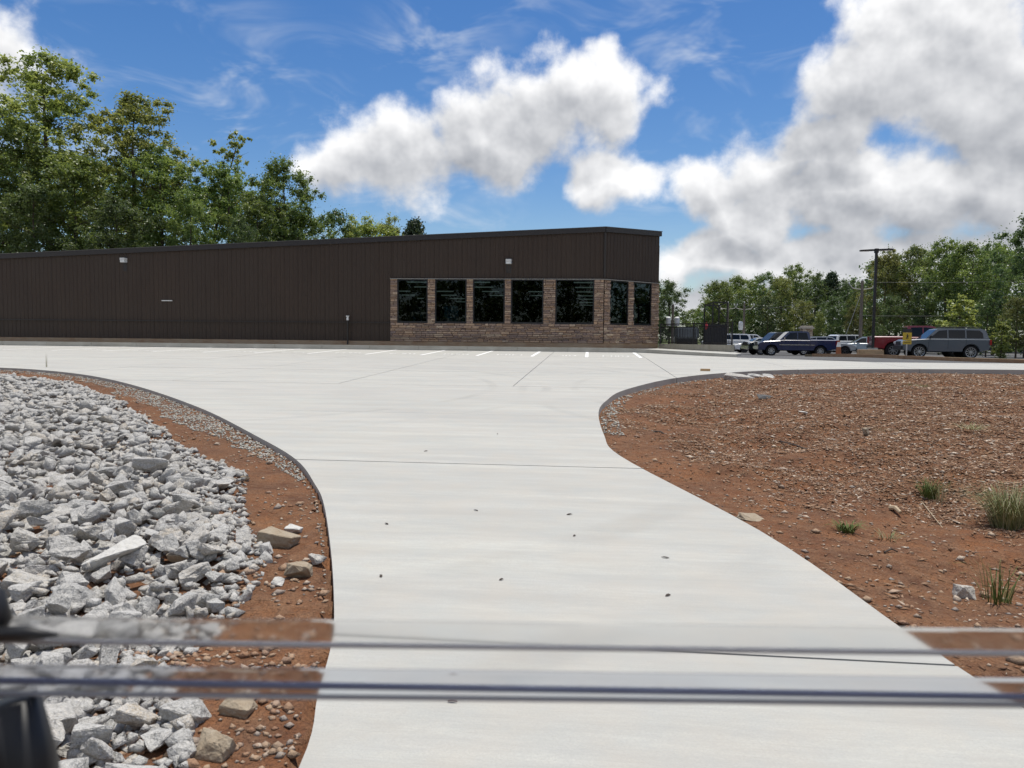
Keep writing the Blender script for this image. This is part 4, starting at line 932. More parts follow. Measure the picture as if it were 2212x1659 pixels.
# ------------------------------------------------------------------ trees
M_bark = mat('bark', (.115, .09, .07), .95, spec=.1, var=[((6, 6, 1), (.07, .055, .045), .7, 4)])
LEAF = {'oak': leaf_mat('leaves_oak', [(.075, .120, .026), (.110, .170, .036), (.150, .210, .046), (.19, .24, .06)], .5),
        'pale': leaf_mat('leaves_pale', [(.14, .20, .04), (.19, .25, .052), (.24, .29, .07), (.27, .31, .09)], .52),
        'dark': leaf_mat('leaves_dark', [(.050, .090, .028), (.075, .125, .036), (.10, .155, .042), (.13, .175, .05)], .45),
        'pine': leaf_mat('leaves_pine', [(.028, .050, .024), (.040, .066, .028), (.055, .082, .034), (.075, .10, .04)], .25),
        'olive': leaf_mat('leaves_olive', [(.10, .125, .030), (.14, .165, .040), (.18, .20, .05), (.21, .22, .065)], .46)}
def cards(C, rad, n, size, g, flat=.75, upb=.5):
    """leaf quads in balls round centres C with radii rad"""
    k = len(C); tot = k*n
    d = g.normal(size=(tot, 3)); d /= np.linalg.norm(d, axis=1, keepdims=True)+1e-9
    rr = np.clip(np.abs(g.normal(0, .62, tot)), 0, 1.6)[:, None]
    cc = np.repeat(C, n, 0); R = np.repeat(rad, n)[:, None]
    P = cc+d*rr*R*np.array([1, 1, flat])
    nrm = g.normal(size=(tot, 3))*.8+d*.6+np.array([0, 0, upb]); nrm /= np.linalg.norm(nrm, axis=1, keepdims=True)+1e-9
    t = np.cross(nrm, g.normal(size=(tot, 3))); t /= np.linalg.norm(t, axis=1, keepdims=True)+1e-9; b = np.cross(nrm, t)
    s = (size*(.6+.8*g.random(tot)))[:, None]
    V = np.stack([P-t*s*.5, P-b*s*.32+t*s*.05, P+t*s*.5, P+b*s*.32+t*s*.05], 1).reshape(-1, 3)
    F = np.arange(tot*4).reshape(-1, 4)
    r = np.clip(np.repeat(g.random(k), n)*.55+g.random(tot)*.45, 0, 1)
    return V, F, r
CANON = {}
def tree_variant(key, seed, H, crown_lo, wid, species, nclump=165, per=135, size=.21, clr=(.55, 1.25), spread=1.0, lean=0., kind='broad'):
    g = np.random.default_rng(seed); r = random.Random(seed); b = MB()
    top = Vector((lean*H, 0, H*.90)); segs = 7; tp = []
    for i in range(segs+1):
        t = i/segs; tp.append(Vector((lean*H*t*t+r.uniform(-.12, .12)*t, r.uniform(-.15, .15)*t, H*.92*t)))
    r0 = .012*H+.06; b.tube(tp, [r0*(1-.85*(i/segs)) for i in range(segs+1)], 8)
    C = []; R = []
    if kind == 'broad':
        nl = 14
        for i in range(nl):
            t = crown_lo+(.95-crown_lo)*(i+.5)/nl; p = tp[0].lerp(tp[-1], t); k = min(int(t*segs), segs-1); p = tp[k].lerp(tp[k+1], t*segs-k)
            u = (t-crown_lo)/(1-crown_lo); env = wid*math.sqrt(max(.05, 1-(1.75*u-.75)**2)) if u > .43 else wid*(.62+.88*u)
            a = i*2.4+r.uniform(-.5, .5); ln = env*r.uniform(.55, .95)
            e = p+Vector((math.cos(a)*ln, math.sin(a)*ln, ln*r.uniform(.25, .6))); mid = p.lerp(e, .5)+Vector((0, 0, -.06*ln))
            rb = r0*(1-.8*t)*.45; b.tube([p, mid, e], [rb, rb*.6, rb*.2], 5)
            n_ = max(3, int(nclump/nl))
            for j in range(n_):
                f = r.uniform(.35, 1.12); q = p.lerp(e, f)+Vector((r.gauss(0, 1), r.gauss(0, 1), r.gauss(.15, .8)))*env*.24*spread
                C.append(q); R.append(r.uniform(*clr)*(1.15-.45*f))
                if j % 3 == 0: b.tube([p.lerp(e, min(f, .9)), q], [rb*.35, rb*.1], 4, cap=False)
        for j in range(7): C.append(tp[-1]+Vector((r.gauss(0, .5), r.gauss(0, .5), r.uniform(-.9, .5)))); R.append(r.uniform(*clr)*.8)
    else:
        n = 26
        for i in range(n):
            t = crown_lo+(1-crown_lo)*(i+.4)/n; p = tp[0].lerp(Vector((lean*H, 0, H*.97)), t); ln = wid*(1-((t-crown_lo)/(1-crown_lo)))**.7*r.uniform(.65, 1.1)+.3
            for j in range(4):
                a = r.uniform(0, 6.28); e = p+Vector((math.cos(a)*ln, math.sin(a)*ln, ln*r.uniform(-.05, .25))); b.tube([p, e], [.05, .015], 4, cap=False)
                for f in (.5, .85): C.append(p.lerp(e, f)); R.append(r.uniform(*clr))
    C = np.array([tuple(c) for c in C]); V, F, rn = cards(C, np.array(R), per, size, g)
    V[:, 2] += H-np.percentile(V[:, 2], 99.8)
    CANON[key] = (b.mesh('trunk', M_bark), np_mesh('crown', V, F, LEAF[species], rn), H)
tree_variant('oakA', 1, 14, .22, 4.6, 'oak'); tree_variant('oakB', 2, 14, .16, 4.2, 'oak', clr=(.5, 1.4)); tree_variant('darkA', 3, 14, .10, 4.0, 'dark', clr=(.6, 1.4)); tree_variant('darkB', 4, 14, .12, 3.4, 'dark', nclump=110)
tree_variant('paleA', 5, 14, .15, 3.9, 'pale'); tree_variant('oliveA', 6, 14, .12, 4.1, 'olive'); tree_variant('tallA', 7, 24, .30, 5.2, 'oak', nclump=230, per=140, size=.25, clr=(.6, 1.5)); tree_variant('tallB', 8, 24, .34, 4.6, 'pale', nclump=200, per=140, size=.24, clr=(.55, 1.35), spread=1.1)
tree_variant('tallC', 12, 24, .22, 5.0, 'dark', nclump=230, per=140, size=.27, clr=(.7, 1.6)); tree_variant('wisp', 9, 20, .55, 2.2, 'pale', nclump=110, per=46, size=.24, clr=(.2, .5), lean=.16)
tree_variant('pineA', 10, 14, .18, 3.2, 'pine', kind='pine', per=42, size=.34, clr=(.45, .8)); tree_variant('pineTop', 11, 14, .62, 3.0, 'pine', kind='pine', per=42, size=.30, clr=(.4, .7)); tree_variant('youngA', 13, 7, .06, 1.7, 'pale', nclump=80, per=70, size=.22, clr=(.3, .6))
def tree(px, py, Y, key, wide, label, group=None, zb=.2, name='tree', ext=.3):
    tr, cr, H = CANON[key]; top = onY(px, py, Y); h = top.z-zb; s = h/H; rz = rng.uniform(0, 6.28)
    if key == 'wisp': rz = 0.
    e = tag(empty(name, (top.x, Y, zb), rz), label, 'tree', group)
    e.scale = (s*wide, s*wide, s)
    link('trunk', tr, e); link('crown', cr, e)
    return e
G1 = 'trees behind the long building'; G2 = 'trees beyond the parking lot'
for a in [(95, 118, 78, 'tallB', 1.2, 'tallest loose leafy tree at the upper left of the picture'), (285, 203, 80, 'tallB', 1.15, 'second tallest airy tree, right of the tallest one at left'),
          (-20, 238, 72, 'tallA', 1.0, 'dense green tree cut by the left picture edge above the roof'), (160, 335, 72, 'tallA', 1.2, 'full green tree under the tallest tree at left'),
          (345, 318, 78, 'tallA', 1.05, 'dark green tree left of the thin leaning sapling'), (438, 283, 88, 'wisp', 1.0, 'thin leaning sapling with sparse pale leaves above the roof'),
          (492, 358, 84, 'tallA', 1.0, 'round topped tree just right of the leaning sapling'), (612, 346, 84, 'tallA', .95, 'rightmost tall tree of the group behind the long wall'),
          (555, 420, 80, 'tallA', 1.0, 'dark tree between the two round topped trees behind the wall'), (70, 400, 68, 'tallC', 1.1, 'dark lower tree above the left end of the roof'),
          (250, 425, 68, 'tallC', 1.1, 'dark lower tree above the left wall light'), (410, 415, 72, 'tallA', .8, 'lower green tree under the leaning sapling'), (645, 455, 86, 'oakA', .9, 'small olive tree at the foot of the rightmost tall tree'),
          (-80, 300, 76, 'tallC', 1.1, 'dark tree mass at the far left edge above the building'), (520, 470, 72, 'tallC', .7, 'low dark tree touching the roof line mid left')]:
    tree(*a, group=G1)
for a in [(715, 452, 96, 'darkB', .85, 'small dark tree standing alone right of the tall tree group'), (757, 478, 98, 'paleA', .8, 'low yellow green tree right of the small dark tree'), (800, 470, 99, 'paleA', .9, 'bright yellow green tree peeking over the roof'),
          (842, 472, 102, 'paleA', .75, 'yellow green tree left of the small pine over the roof'), (895, 474, 104, 'pineTop', .9, 'small dark pine crown peeking over the roof')]:
    tree(*a, group=G1)
for a in [(1448, 606, 96, 'darkA', 1.05, 'broad dark tree directly right of the building behind the fence'), (1418, 600, 104, 'darkA', 1.0, 'dark tree half hidden by the stone corner of the building'), (1492, 668, 150, 'oakA', 1.2, 'small far tree in the gap right of the broad dark tree'), (1522, 655, 130, 'oakB', 1.1, 'small tree at the left foot of the woods beyond the lot'),
          (1556, 608, 112, 'oakB', 1.0, 'leftmost full tree of the woods beyond the cars'), (1600, 596, 116, 'oakA', .95, 'rounded green tree second from the left in the woods'), (1650, 588, 118, 'darkB', .95, 'dark tree left of the tallest wood tree'),
          (1690, 596, 114, 'oliveA', .9, 'brownish olive tree in the middle of the woods'), (1722, 572, 122, 'oakB', .8, 'tallest pointed green tree in the woods above the blue pickup'), (1762, 590, 118, 'darkA', .85, 'dark tree right of the tallest wood tree'),
          (1797, 588, 120, 'pineTop', .9, 'pine crown standing above the woods left of the lamp'), (1832, 604, 114, 'darkB', .9, 'dark tree just left of the guyed utility pole'), (1868, 606, 110, 'oakB', .85, 'green tree behind the top of the guyed pole'),
          (1590, 648, 102, 'darkA', .9, 'lower dark tree behind the white transformer pole'), (1660, 640, 100, 'darkB', 1.0, 'lower dark tree straight above the dark green pickup'), (1735, 648, 100, 'oliveA', .9, 'lower olive tree above the stone pillar'), (1800, 640, 98, 'darkA', .9, 'lower dark tree above the orange cone'), (1770, 672, 94, 'paleA', .7, 'yellow green bush tree in front of the dark woods'), (1845, 660, 94, 'oliveA', .8, 'olive bush tree at the foot of the guyed pole'),
          (1915, 545, 90, 'oliveA', .85, 'yellowish tree directly right of the tall lamp'), (1968, 532, 90, 'oakA', .8, 'rounded tree with sky gaps right of the lamp'), (1925, 640, 84, 'darkA', .9, 'dark tree low behind the red pickup'), (2000, 610, 84, 'darkB', .95, 'dark tree above the roof of the grey suv'),
          (2048, 518, 82, 'oakB', .85, 'tall green tree above the grey suv'), (2105, 524, 80, 'oakA', .85, 'green tree right of the one above the suv'), (2155, 528, 76, 'oakB', .85, 'large green tree second from the right picture edge'), (2230, 466, 66, 'darkA', 1.0, 'tall dark tree at the right picture edge'),
          (2075, 640, 60, 'youngA', 1.3, 'light yellow green young tree behind the tail of the suv'), (2135, 640, 68, 'darkA', .8, 'low dark tree right of the yellow green young tree'), (2200, 640, 62, 'oliveA', .9, 'low olive tree at the right picture edge'), (2290, 560, 60, 'oakA', 1.0, 'green tree just outside the right picture edge'), (2165, 690, 58, 'youngA', 1.3, 'small pale bush tree near the right picture edge'), (2030, 690, 76, 'darkA', 1.2, 'low dark shrub tree hidden behind the grey suv')]:
    tree(*a, group=G2)
def woodland(name, rows, label, species, seed, per=95, size=.34):
    g = np.random.default_rng(seed); C = []
    for (pa, pb, ya, yb, Ya, n, zlo) in rows:
        for i in range(n):
            px = g.uniform(pa, pb); top = onY(px, np.interp(px, [pa, pb], [ya, yb]), Ya+g.uniform(-4, 4)); z = zlo+(top.z-zlo)*g.random()**.8
            C.append((top.x, top.y, z))
    C = np.array(C); V, F, r = cards(C, g.uniform(.8, 2.0, len(C)), per, size, g)
    tag(link(name, np_mesh(name, V, F, LEAF[species], r)), label, 'woodland', kind='stuff')
woodland('woodland', [(-120, 330, 300, 370, 92, 560, 5.), (330, 655, 385, 440, 96, 330, 5.), (1520, 1900, 620, 605, 128, 480, .5), (1880, 2400, 570, 530, 96, 520, .5), (1400, 1540, 655, 690, 165, 60, .5)], 'dense mass of dark foliage filling the woods behind the nearer trees', 'dark', 31)
def woods_behind():
    g = np.random.default_rng(77); C = np.stack([g.uniform(-75, 65, 1500), g.uniform(-56, -36, 1500), .5+13.5*g.random(1500)**.9+2*np.sin(np.arange(1500))], 1)
    C = np.concatenate([C, np.stack([g.uniform(72, 95, 900), g.uniform(-10, 75, 900), .5+15*g.random(900)**.9], 1)])
    V, F, r = cards(C, g.uniform(1.2, 3.0, len(C)), 50, .7, g); tag(link('roadside_woods', np_mesh('roadside_woods', V, F, LEAF['dark'], r)), 'dark woods across the road mirrored in the shop windows', 'woodland', kind='stuff')
woods_behind()
# ------------------------------------------------------------------ rocks
M_rock = mat('granite', (.34, .335, .32), .9, spec=.2, rnd=[(.37, .355, .325), (.46, .44, .405), (.41, .395, .365), (.27, .265, .25), (.50, .48, .45), (.41, .375, .315), (.45, .37, .265), (.36, .345, .32), (.47, .425, .36), (.31, .295, .27), (.43, .42, .395)], var=[(48., (.12, .12, .12), .8, 5), (14., (.50, .49, .47), .5, 5), (110., (.62, .61, .59), .55, 2)], bump=[(20., .03, 6), (110., .006, 3)])
M_rock_w = mat('pale_quartz', (.55, .54, .51), .85, var=[(25., (.42, .40, .36), .5, 4)], bump=[(25., .02, 5)]); M_rock_t = mat('tan_rock', (.31, .25, .175), .9, var=[(14., (.39, .345, .27), .6, 5), (60., (.25, .18, .12), .4, 3)], bump=[(30., .015, 5)])
def rock_mesh(seed, npt, bev):
    r = random.Random(seed); bm = bmesh.new(); ax = (r.uniform(.85, 1.25), r.uniform(.6, .95), r.uniform(.38, .68))
    for i in range(npt):
        v = Vector([math.copysign(abs(c)**.75, c) for c in (r.uniform(-1, 1), r.uniform(-1, 1), r.uniform(-1, 1))])*.46
        if v.length > .62: v *= .62/v.length
        bm.verts.new((v.x*ax[0], v.y*ax[1], v.z*ax[2]))
    ret = bmesh.ops.convex_hull(bm, input=bm.verts)
    bmesh.ops.delete(bm, geom=list({v for v in ret['geom_interior'] if isinstance(v, bmesh.types.BMVert)}), context='VERTS')
    bmesh.ops.delete(bm, geom=[v for v in bm.verts if not v.link_faces], context='VERTS')
    if bev:
        bmesh.ops.dissolve_limit(bm, angle_limit=R_(13), verts=bm.verts, edges=bm.edges)
        bmesh.ops.bevel(bm, geom=list(bm.edges), offset=.016, segments=1, affect='EDGES', clamp_overlap=True)
        bmesh.ops.triangulate(bm, faces=bm.faces)
        for _ in range(2): bmesh.ops.subdivide_edges(bm, edges=[e for e in bm.edges if e.calc_length() > .13], cuts=1, use_grid_fill=True)
        P = np.array([v.co for v in bm.verts]); h = fbm(P[:, 0]*7+P[:, 2]*5+seed, P[:, 1]*7-P[:, 2]*4, 3, seed)
        for v, k in zip(bm.verts, h): v.co += v.co.normalized()*float(k)*.10+Vector((r.uniform(-1, 1), r.uniform(-1, 1), r.uniform(-1, 1)))*.006
    bmesh.ops.triangulate(bm, faces=bm.faces); bmesh.ops.recalc_face_normals(bm, faces=bm.faces)
    me = bpy.data.meshes.new('rock'); bm.to_mesh(me); bm.free(); me.materials.append(M_rock); return me
NEAR_ROCKS = [rock_mesh(100+i, 15+i % 5, True) for i in range(18)]; FAR_ROCKS = [rock_mesh(200+i, 12, False) for i in range(12)]
def mesh_arrays(me):
    v = np.empty(len(me.vertices)*3, np.float32); me.vertices.foreach_get('co', v); f = np.empty(len(me.loops), np.int32); me.loops.foreach_get('vertex_index', f); return v.reshape(-1, 3), f.reshape(-1, 3)
def rot_batch(g, n, tilt):
    a = g.uniform(0, 2*np.pi, n); bx = g.normal(0, tilt, n); by = g.normal(0, tilt, n)
    return a, bx, by
def euler_m(a, bx, by): return (Matrix.Rotation(a, 3, 'Z') @ Matrix.Rotation(bx, 3, 'X') @ Matrix.Rotation(by, 3, 'Y'))
def vp(x, y): return (x*.73733, y*.73733)
ROCK_EDGE = [gnd(*vp(*p)) for p in [(0, 1092), (113, 1100), (253, 1127), (335, 1163), (452, 1231), (520, 1285), (723, 1389), (716, 1502), (800, 1606), (700, 1796), (520, 1898), (470, 2000), (560, 2110), (545, 2246)]]
ROCK_POLY = [(-30, 24.2)]+ROCK_EDGE+[(ROCK_EDGE[-1][0], 1.6), (-9, 1.6), (-30, 10)]
def build_rocks():
    g = np.random.default_rng(17); n = 150000
    X = g.uniform(-30, -.8, n); Y = g.uniform(1.6, 25.5, n)
    ok = inside(X, Y, ROCK_POLY) & (X > -1.05*(Y+3)) ; X, Y = X[ok], Y[ok]
    dE = dist_poly(X, Y, ROCK_EDGE)
    keep = g.random(len(X)) < np.clip(1.25-Y*.016, .55, 1); X, Y, dE = X[keep], Y[keep], dE[keep]
    S = g.choice([.07, .10, .14, .18, .23, .30], len(X), p=[.32, .27, .20, .13, .065, .015])*g.uniform(.85, 1.15, len(X))*np.clip(.5+dE*.9, .5, 1)
    S = np.where(Y > 12, np.maximum(S, .13), S)
    G = ground_z(X, Y); lay = g.random(len(X)); Zp = G+S*.18+np.where(lay < .5, -.03, np.where(lay < .85, .03, .09))*np.clip(dE*1.5, 0, 1)
    # thin out overlaps: keep big rocks first on a coarse grid
    order = np.argsort(-S); grid = {}; sel = []
    for i in order:
        c = (int(X[i]/.36), int(Y[i]/.36)); bad = False
        for a in (-1, 0, 1):
            for b in (-1, 0, 1):
                for j in grid.get((c[0]+a, c[1]+b), ()):
                    if math.hypot(X[i]-X[j], Y[i]-Y[j]) < .25*(S[i]+S[j]) and abs(Zp[i]-Zp[j]) < .26*(S[i]+S[j]): bad = True; break
                if bad: break
            if bad: break
        if not bad: grid.setdefault(c, []).append(i); sel.append(i)
    sel = np.array(sel); X, Y, S, Zp = X[sel], Y[sel], S[sel], Zp[sel]
    d = np.stack([X, Y, Zp-EYE], 1); dep = d @ AF; u = CXP+FPX*(d @ AR)/dep; v = CYP-FPX*(d @ AU)/dep; vis = (u > -30) & (u < 2212) & (v > 0) & (v < 1690) & (dep > .5)
    score = np.where(vis, S/dep, -1); top = set(np.argsort(-score)[:300].tolist())
    Vs, Fs, off = [], [], 0
    for i in range(len(X)):
        A, bx, by = g.uniform(0, 6.283), g.normal(.08, .42), g.normal(0, .42); E = (Matrix.Rotation(A, 3, 'Z') @ Matrix.Rotation(bx, 3, 'X') @ Matrix.Rotation(by, 3, 'Y'))
        if i in top:
            o = bpy.data.objects.new('rock', NEAR_ROCKS[int(g.integers(len(NEAR_ROCKS)))]); col.objects.link(o)
            o.location = (X[i], Y[i], Zp[i]); o.rotation_euler = E.to_euler(); s = S[i]*1.12; o.scale = (s*g.uniform(.9, 1.15), s, s*g.uniform(.85, 1.25))
            tag(o, 'angular grey granite rock in the riprap beside the driveway', 'rock', 'riprap rocks left of the driveway')
        else:
            me = FAR_ROCKS[int(g.integers(len(FAR_ROCKS)))]; a, f = FA[me.name]
            Vs.append((a*(S[i]*1.25)) @ np.array(E).T+np.array([X[i], Y[i], Zp[i]])); Fs.append(f+off); off += len(a)
    tag(link('riprap', np_mesh('riprap', np.concatenate(Vs), np.concatenate(Fs), M_rock)), 'bed of grey granite riprap left of the driveway', 'rocks', kind='stuff')
    return len(X)
FA = {m.name: mesh_arrays(m) for m in FAR_ROCKS}
NROCK = build_rocks(); print('rocks', NROCK)
def rock_fragments():
    g = np.random.default_rng(91); n = 24000; Y = 1.8+22*g.random(n)**1.6; X = -g.uniform(0, 1, n)*(1.05*(Y+3)); ok = inside(X, Y, ROCK_POLY); X, Y = X[ok], Y[ok]; dE = dist_poly(X, Y, ROCK_EDGE); s = g.gamma(3., .014, len(X))+.02
    scatter('rock_fragments', X, Y, s*1.3, s, s*.8, OCT, OCTF, M_rock, 'small grey fragments filling the gaps of the riprap', 92, .3, 'rocks', lambda x, y: ground_z(x, y)+g.uniform(-.03, .02, len(x)))
def one_rock(px, py, size, m, label, cat='rock', rz=0., tilt=(.05, .1), scale=(1, 1, 1), k=0, sink=.18, name='rock'):
    x, y = gnd(*vp(px, py)); z = float(ground_z(np.array([x]), np.array([y]))[0])
    d = ray(*vp(px, py)); t = (EYE-z)/-d[2] if d[2] < 0 else 1; x, y = t*d[0], t*d[1]; z = float(ground_z(np.array([x]), np.array([y]))[0])
    me = NEAR_ROCKS[k].copy(); me.materials.clear(); me.materials.append(m); o = link(name, me); o.location = (x, y, z+size*scale[2]*sink); o.rotation_euler = (tilt[0], tilt[1], rz); o.scale = (size*scale[0], size*scale[1], size*scale[2])
    return tag(o, label, cat)
one_rock(815, 1600, .30, M_rock_t, 'large tan rock on red clay at the edge of the riprap', k=3); one_rock(860, 1690, .24, M_rock_t, 'flat tan rock on red clay nearest the drive edge', k=5); one_rock(815, 1718, .11, M_rock_w, 'small white rock on clay beside tan rock', k=7)
one_rock(925, 1655, .17, M_rock, 'grey rock sitting on clay against the drive edge', k=9); one_rock(565, 1685, .20, M_rock_w, 'bright white rock among small rocks at the riprap edge', k=2); one_rock(330, 1690, .42, M_rock_w, 'long white rock standing out in the grey riprap', k=6, rz=.7, tilt=(.1, -.25), scale=(1.1, .7, .8), sink=.5)
one_rock(860, 1560, .15, M_rock_w, 'small pale round rock on the red clay strip', k=11); one_rock(540, 1660, .26, M_rock_t, 'tan streaked rock at the lower edge of the riprap', k=12); one_rock(720, 1410, .13, M_rock_t, 'small yellowish rock at the tip of the riprap', k=1)
one_rock(700, 2085, .16, M_rock_t, 'pointed tan rock on the clay below the lower rail', k=4); one_rock(630, 2210, .20, M_rock_t, 'flat tan rock near the bottom edge of the picture', k=8); one_rock(540, 2110, .22, M_rock, 'rounded grey rock at the bottom of the riprap', k=10)
one_rock(2205, 1552, .34, M_rock_t, 'flat tan stone lying against the right drive edge', k=13, scale=(1.2, .9, .4), rz=.9); one_rock(2825, 1742, .20, M_rock, 'grey rock with dark underside on the right clay bank', k=14)
one_rock(2352, 1225, .20, M_rock_w, 'small white stone on the far mulch slope', k=15); one_rock(2538, 1290, .22, M_rock_t, 'small tan upright stone on the mulch slope', k=16, scale=(.7, .7, 1.5))
for i, (px, py, s, m, lab) in enumerate([(2075, 1118, .5, M_rock_w, 'white concrete chunk, leftmost by the far drive edge'), (2108, 1116, .55, M_rock_w, 'white concrete chunk second from left by the far drive edge'), (2160, 1124, .95, M_rock, 'broad grey concrete slab fragment by the far drive edge'), (2200, 1112, .6, M_rock_w, 'bright white concrete chunk in the middle of the far rubble'), (2232, 1104, .8, M_rock_w, 'grey slab fragment behind the white chunk in the rubble'), (2252, 1114, .55, M_rock, 'rightmost grey chunk of the far rubble'), (2240, 1182, .4, mat('dark_stone', (.10, .10, .10), .9), 'dark flat stone alone on the mulch slope')]):
    one_rock(px, py, s, m, lab, 'rubble', k=i+2, scale=(1.2, .9, .55), name='rubble_chunk')
# ------------------------------------------------------------------ loose chips, gravel and clods
OCT = np.array([(1, 0, 0), (-1, 0, 0), (0, 1, 0), (0, -1, 0), (0, 0, 1), (0, 0, -1)], np.float32)*.5; OCTF = np.array([(0, 2, 4), (2, 1, 4), (1, 3, 4), (3, 0, 4), (2, 0, 5), (1, 2, 5), (3, 1, 5), (0, 3, 5)])
TET = np.array([(-.5, -.2, 0), (.5, -.15, 0), (.1, .25, 0), (.0, .0, .28)], np.float32); TETF = np.array([(0, 1, 3), (1, 2, 3), (2, 0, 3), (0, 2, 1)])
def scatter(name, X, Y, sx, sy, sz, tpl, tf, m, label, seed, lift=.2, cat='debris', zfun=ground_z):
    g = np.random.default_rng(seed); n = len(X); a = g.uniform(0, 6.283, n); ti = g.normal(0, .25, n); z = zfun(X, Y)
    P = tpl[None]*(1+g.uniform(-.3, .3, (n, len(tpl), 1)))*np.stack([sx, sy, sz], 1)[:, None]
    c, s = np.cos(ti)[:, None], np.sin(ti)[:, None]; x, y, zz = P[..., 0], P[..., 1], P[..., 2]; x, zz = x*c-zz*s, x*s+zz*c
    c, s = np.cos(a)[:, None], np.sin(a)[:, None]; V = np.stack([x*c-y*s+X[:, None], x*s+y*c+Y[:, None], zz+(z+sz*lift)[:, None]], -1).reshape(-1, 3)
    F = (tf[None]+(np.arange(n)*len(tpl))[:, None, None]).reshape(-1, 3)
    return tag(link(name, np_mesh(name, V, F, m)), label, cat, kind='stuff')
def dirt_points(n, side, seed, fn):
    g = np.random.default_rng(seed)
    # sample with more points close to the camera
    Y = 2.6+ (31)*g.random(n)**1.35; X = g.uniform(-1, 1, n)
    if side == 'R': X = g.uniform(-.02, 1, n)*(Y*.95+2)
    else: X = -g.uniform(.3, 1, n)*(Y*.85+1)
    ok = ~inside(X, Y, SLAB) & (Y < 33.5); X, Y = X[ok], Y[ok]; dr = dist_poly(X, Y, RIGHT if side == 'R' else LEFT); ok = (dr > .05) & (g.random(len(X)) < fn(X, Y, dr)); return X[ok], Y[ok], dr[ok], g
M_chip = mat('mulch', (.3, .2, .12), .9, spec=.2, rnd=[(.19, .10, .055), (.30, .19, .12), (.12, .06, .038), (.38, .27, .185), (.23, .13, .078), (.09, .05, .036), (.58, .50, .41), (.27, .15, .085), (.15, .08, .048), (.33, .22, .145), (.20, .105, .058), (.24, .14, .08)])
X, Y, dr, g = dirt_points(520000, 'R', 51, lambda x, y, d: np.clip((d-.3-1.9*np.clip((16-y)/9, 0, 1)+fbm(x*.6, y*.6, 4, 71)*5.0)/1.3, .05, 1))
s = g.gamma(2.6, .0125, len(X))*np.clip(.75+Y*.045, .85, 2.0)+.012; scatter('mulch_chips', X, Y, s, s*.6, s*.45, TET, TETF, M_chip, 'brown wood chips and straw covering the right slope', 52, .1)
M_peb = mat('pebbles', (.4, .3, .2), .9, rnd=[(.30, .18, .11), (.38, .27, .18), (.24, .12, .065), (.46, .38, .30), (.31, .20, .12), (.30, .27, .24), (.27, .15, .085)], bump=[(60., .01, 3)])
X, Y, dr, g = dirt_points(15000, 'R', 61, lambda x, y, d: np.clip(.25+fbm(x*1.3, y*1.3, 3, 5)*1.8, .03, 1)); s = g.gamma(2.0, .012, len(X))+.012; scatter('pebbles', X, Y, s*1.3, s, s*.7, OCT, OCTF, M_peb, 'loose tan and red stones strewn over the right clay', 62, .15)
X, Y, dr, g = dirt_points(34000, 'L', 63, lambda x, y, d: np.where(d < 3, np.clip(.30+fbm(x*1.3, y*1.3, 3, 15)*1.8, .04, 1), 0)); s = g.gamma(2.0, .011, len(X))+.010; scatter('pebbles', X, Y, s*1.3, s, s*.7, OCT, OCTF, M_peb, 'loose tan stones on the clay strip left of the drive', 64, .15)
M_grav = mat('edge_gravel', (.36, .35, .31), .9, rnd=[(.33, .32, .28), (.44, .43, .39), (.26, .25, .22), (.38, .34, .27)])
X, Y, dr, g = dirt_points(90000, 'L', 65, lambda x, y, d: np.where(d < np.interp(y, [3, 8, 13, 26], [.04, .08, .75, .5])*(.7+.6*vnoise(x*1.5, y*1.5, 4)), 1, 0)); s = g.uniform(.018, .05, len(X))*np.clip(Y/11, .4, 1); scatter('edge_gravel', X, Y, s*1.2, s, s*.8, OCT, OCTF, M_grav, 'grey concrete crumbs along the left drive edge', 66, .2)
X, Y, dr, g = dirt_points(60000, 'R', 67, lambda x, y, d: np.where((d < .38) & (y > 13), .8, 0)); s = g.uniform(.025, .07, len(X)); scatter('edge_gravel', X, Y, s*1.2, s, s*.8, OCT, OCTF, M_grav, 'grey concrete crumbs along the right drive edge', 68, .2)
rock_fragments()
# ------------------------------------------------------------------ grass tufts and weeds
def tuft(px, py, n, h, spread, m, label, name='grass_tuft', seed=1, wd=.0045, droop=.5, cat='grass', upright=1.):
    r = random.Random(seed); d = ray(*vp(px, py)); x, y = gnd(*vp(px, py))
    for _ in range(3):
        z = float(ground_z(np.array([x]), np.array([y]))[0]); t = (z-EYE)/d[2]; x, y = t*d[0], t*d[1]
    b = MB()
    for i in range(n):
        a = r.uniform(0, 6.283); rad = spread*.25*math.sqrt(r.random()); p = Vector((rad*math.cos(a), rad*math.sin(a), -.02)); l = h*r.uniform(.45, 1.0); a2 = a+r.uniform(-.7, .7); out = Vector((math.cos(a2), math.sin(a2), 0)); side = Vector((-out.y, out.x, 0)); k = r.uniform(.15, 1)*spread/h*upright
        pts = [p, p+out*l*.28*k+Vector((0, 0, l*.5)), p+out*l*.65*k+Vector((0, 0, l*(.9-.1*droop))), p+out*l*(1.05)*k+Vector((0, 0, l*(1.0-droop*.5*k)))]
        w = wd*r.uniform(.7, 1.2); vs = []
        for j, q in enumerate(pts): ww = w*(1-j/3.2); vs += [q-side*ww, q+side*ww]
        b.add(vs, [(2*j, 2*j+1, 2*j+3, 2*j+2) for j in range(3)])
    e = tag(empty(name, (x, y, z)), label, cat); me = b.mesh('blades', m); o = link('blades', me, e); return e
M_gr = mat('grass_green', (.085, .13, .03), .7, spec=.3, rnd=[(.06, .10, .022), (.11, .15, .035), (.16, .17, .06)]); M_gd = mat('grass_dry', (.33, .29, .15), .8, rnd=[(.36, .31, .18), (.22, .22, .09), (.12, .15, .045), (.42, .38, .25)])
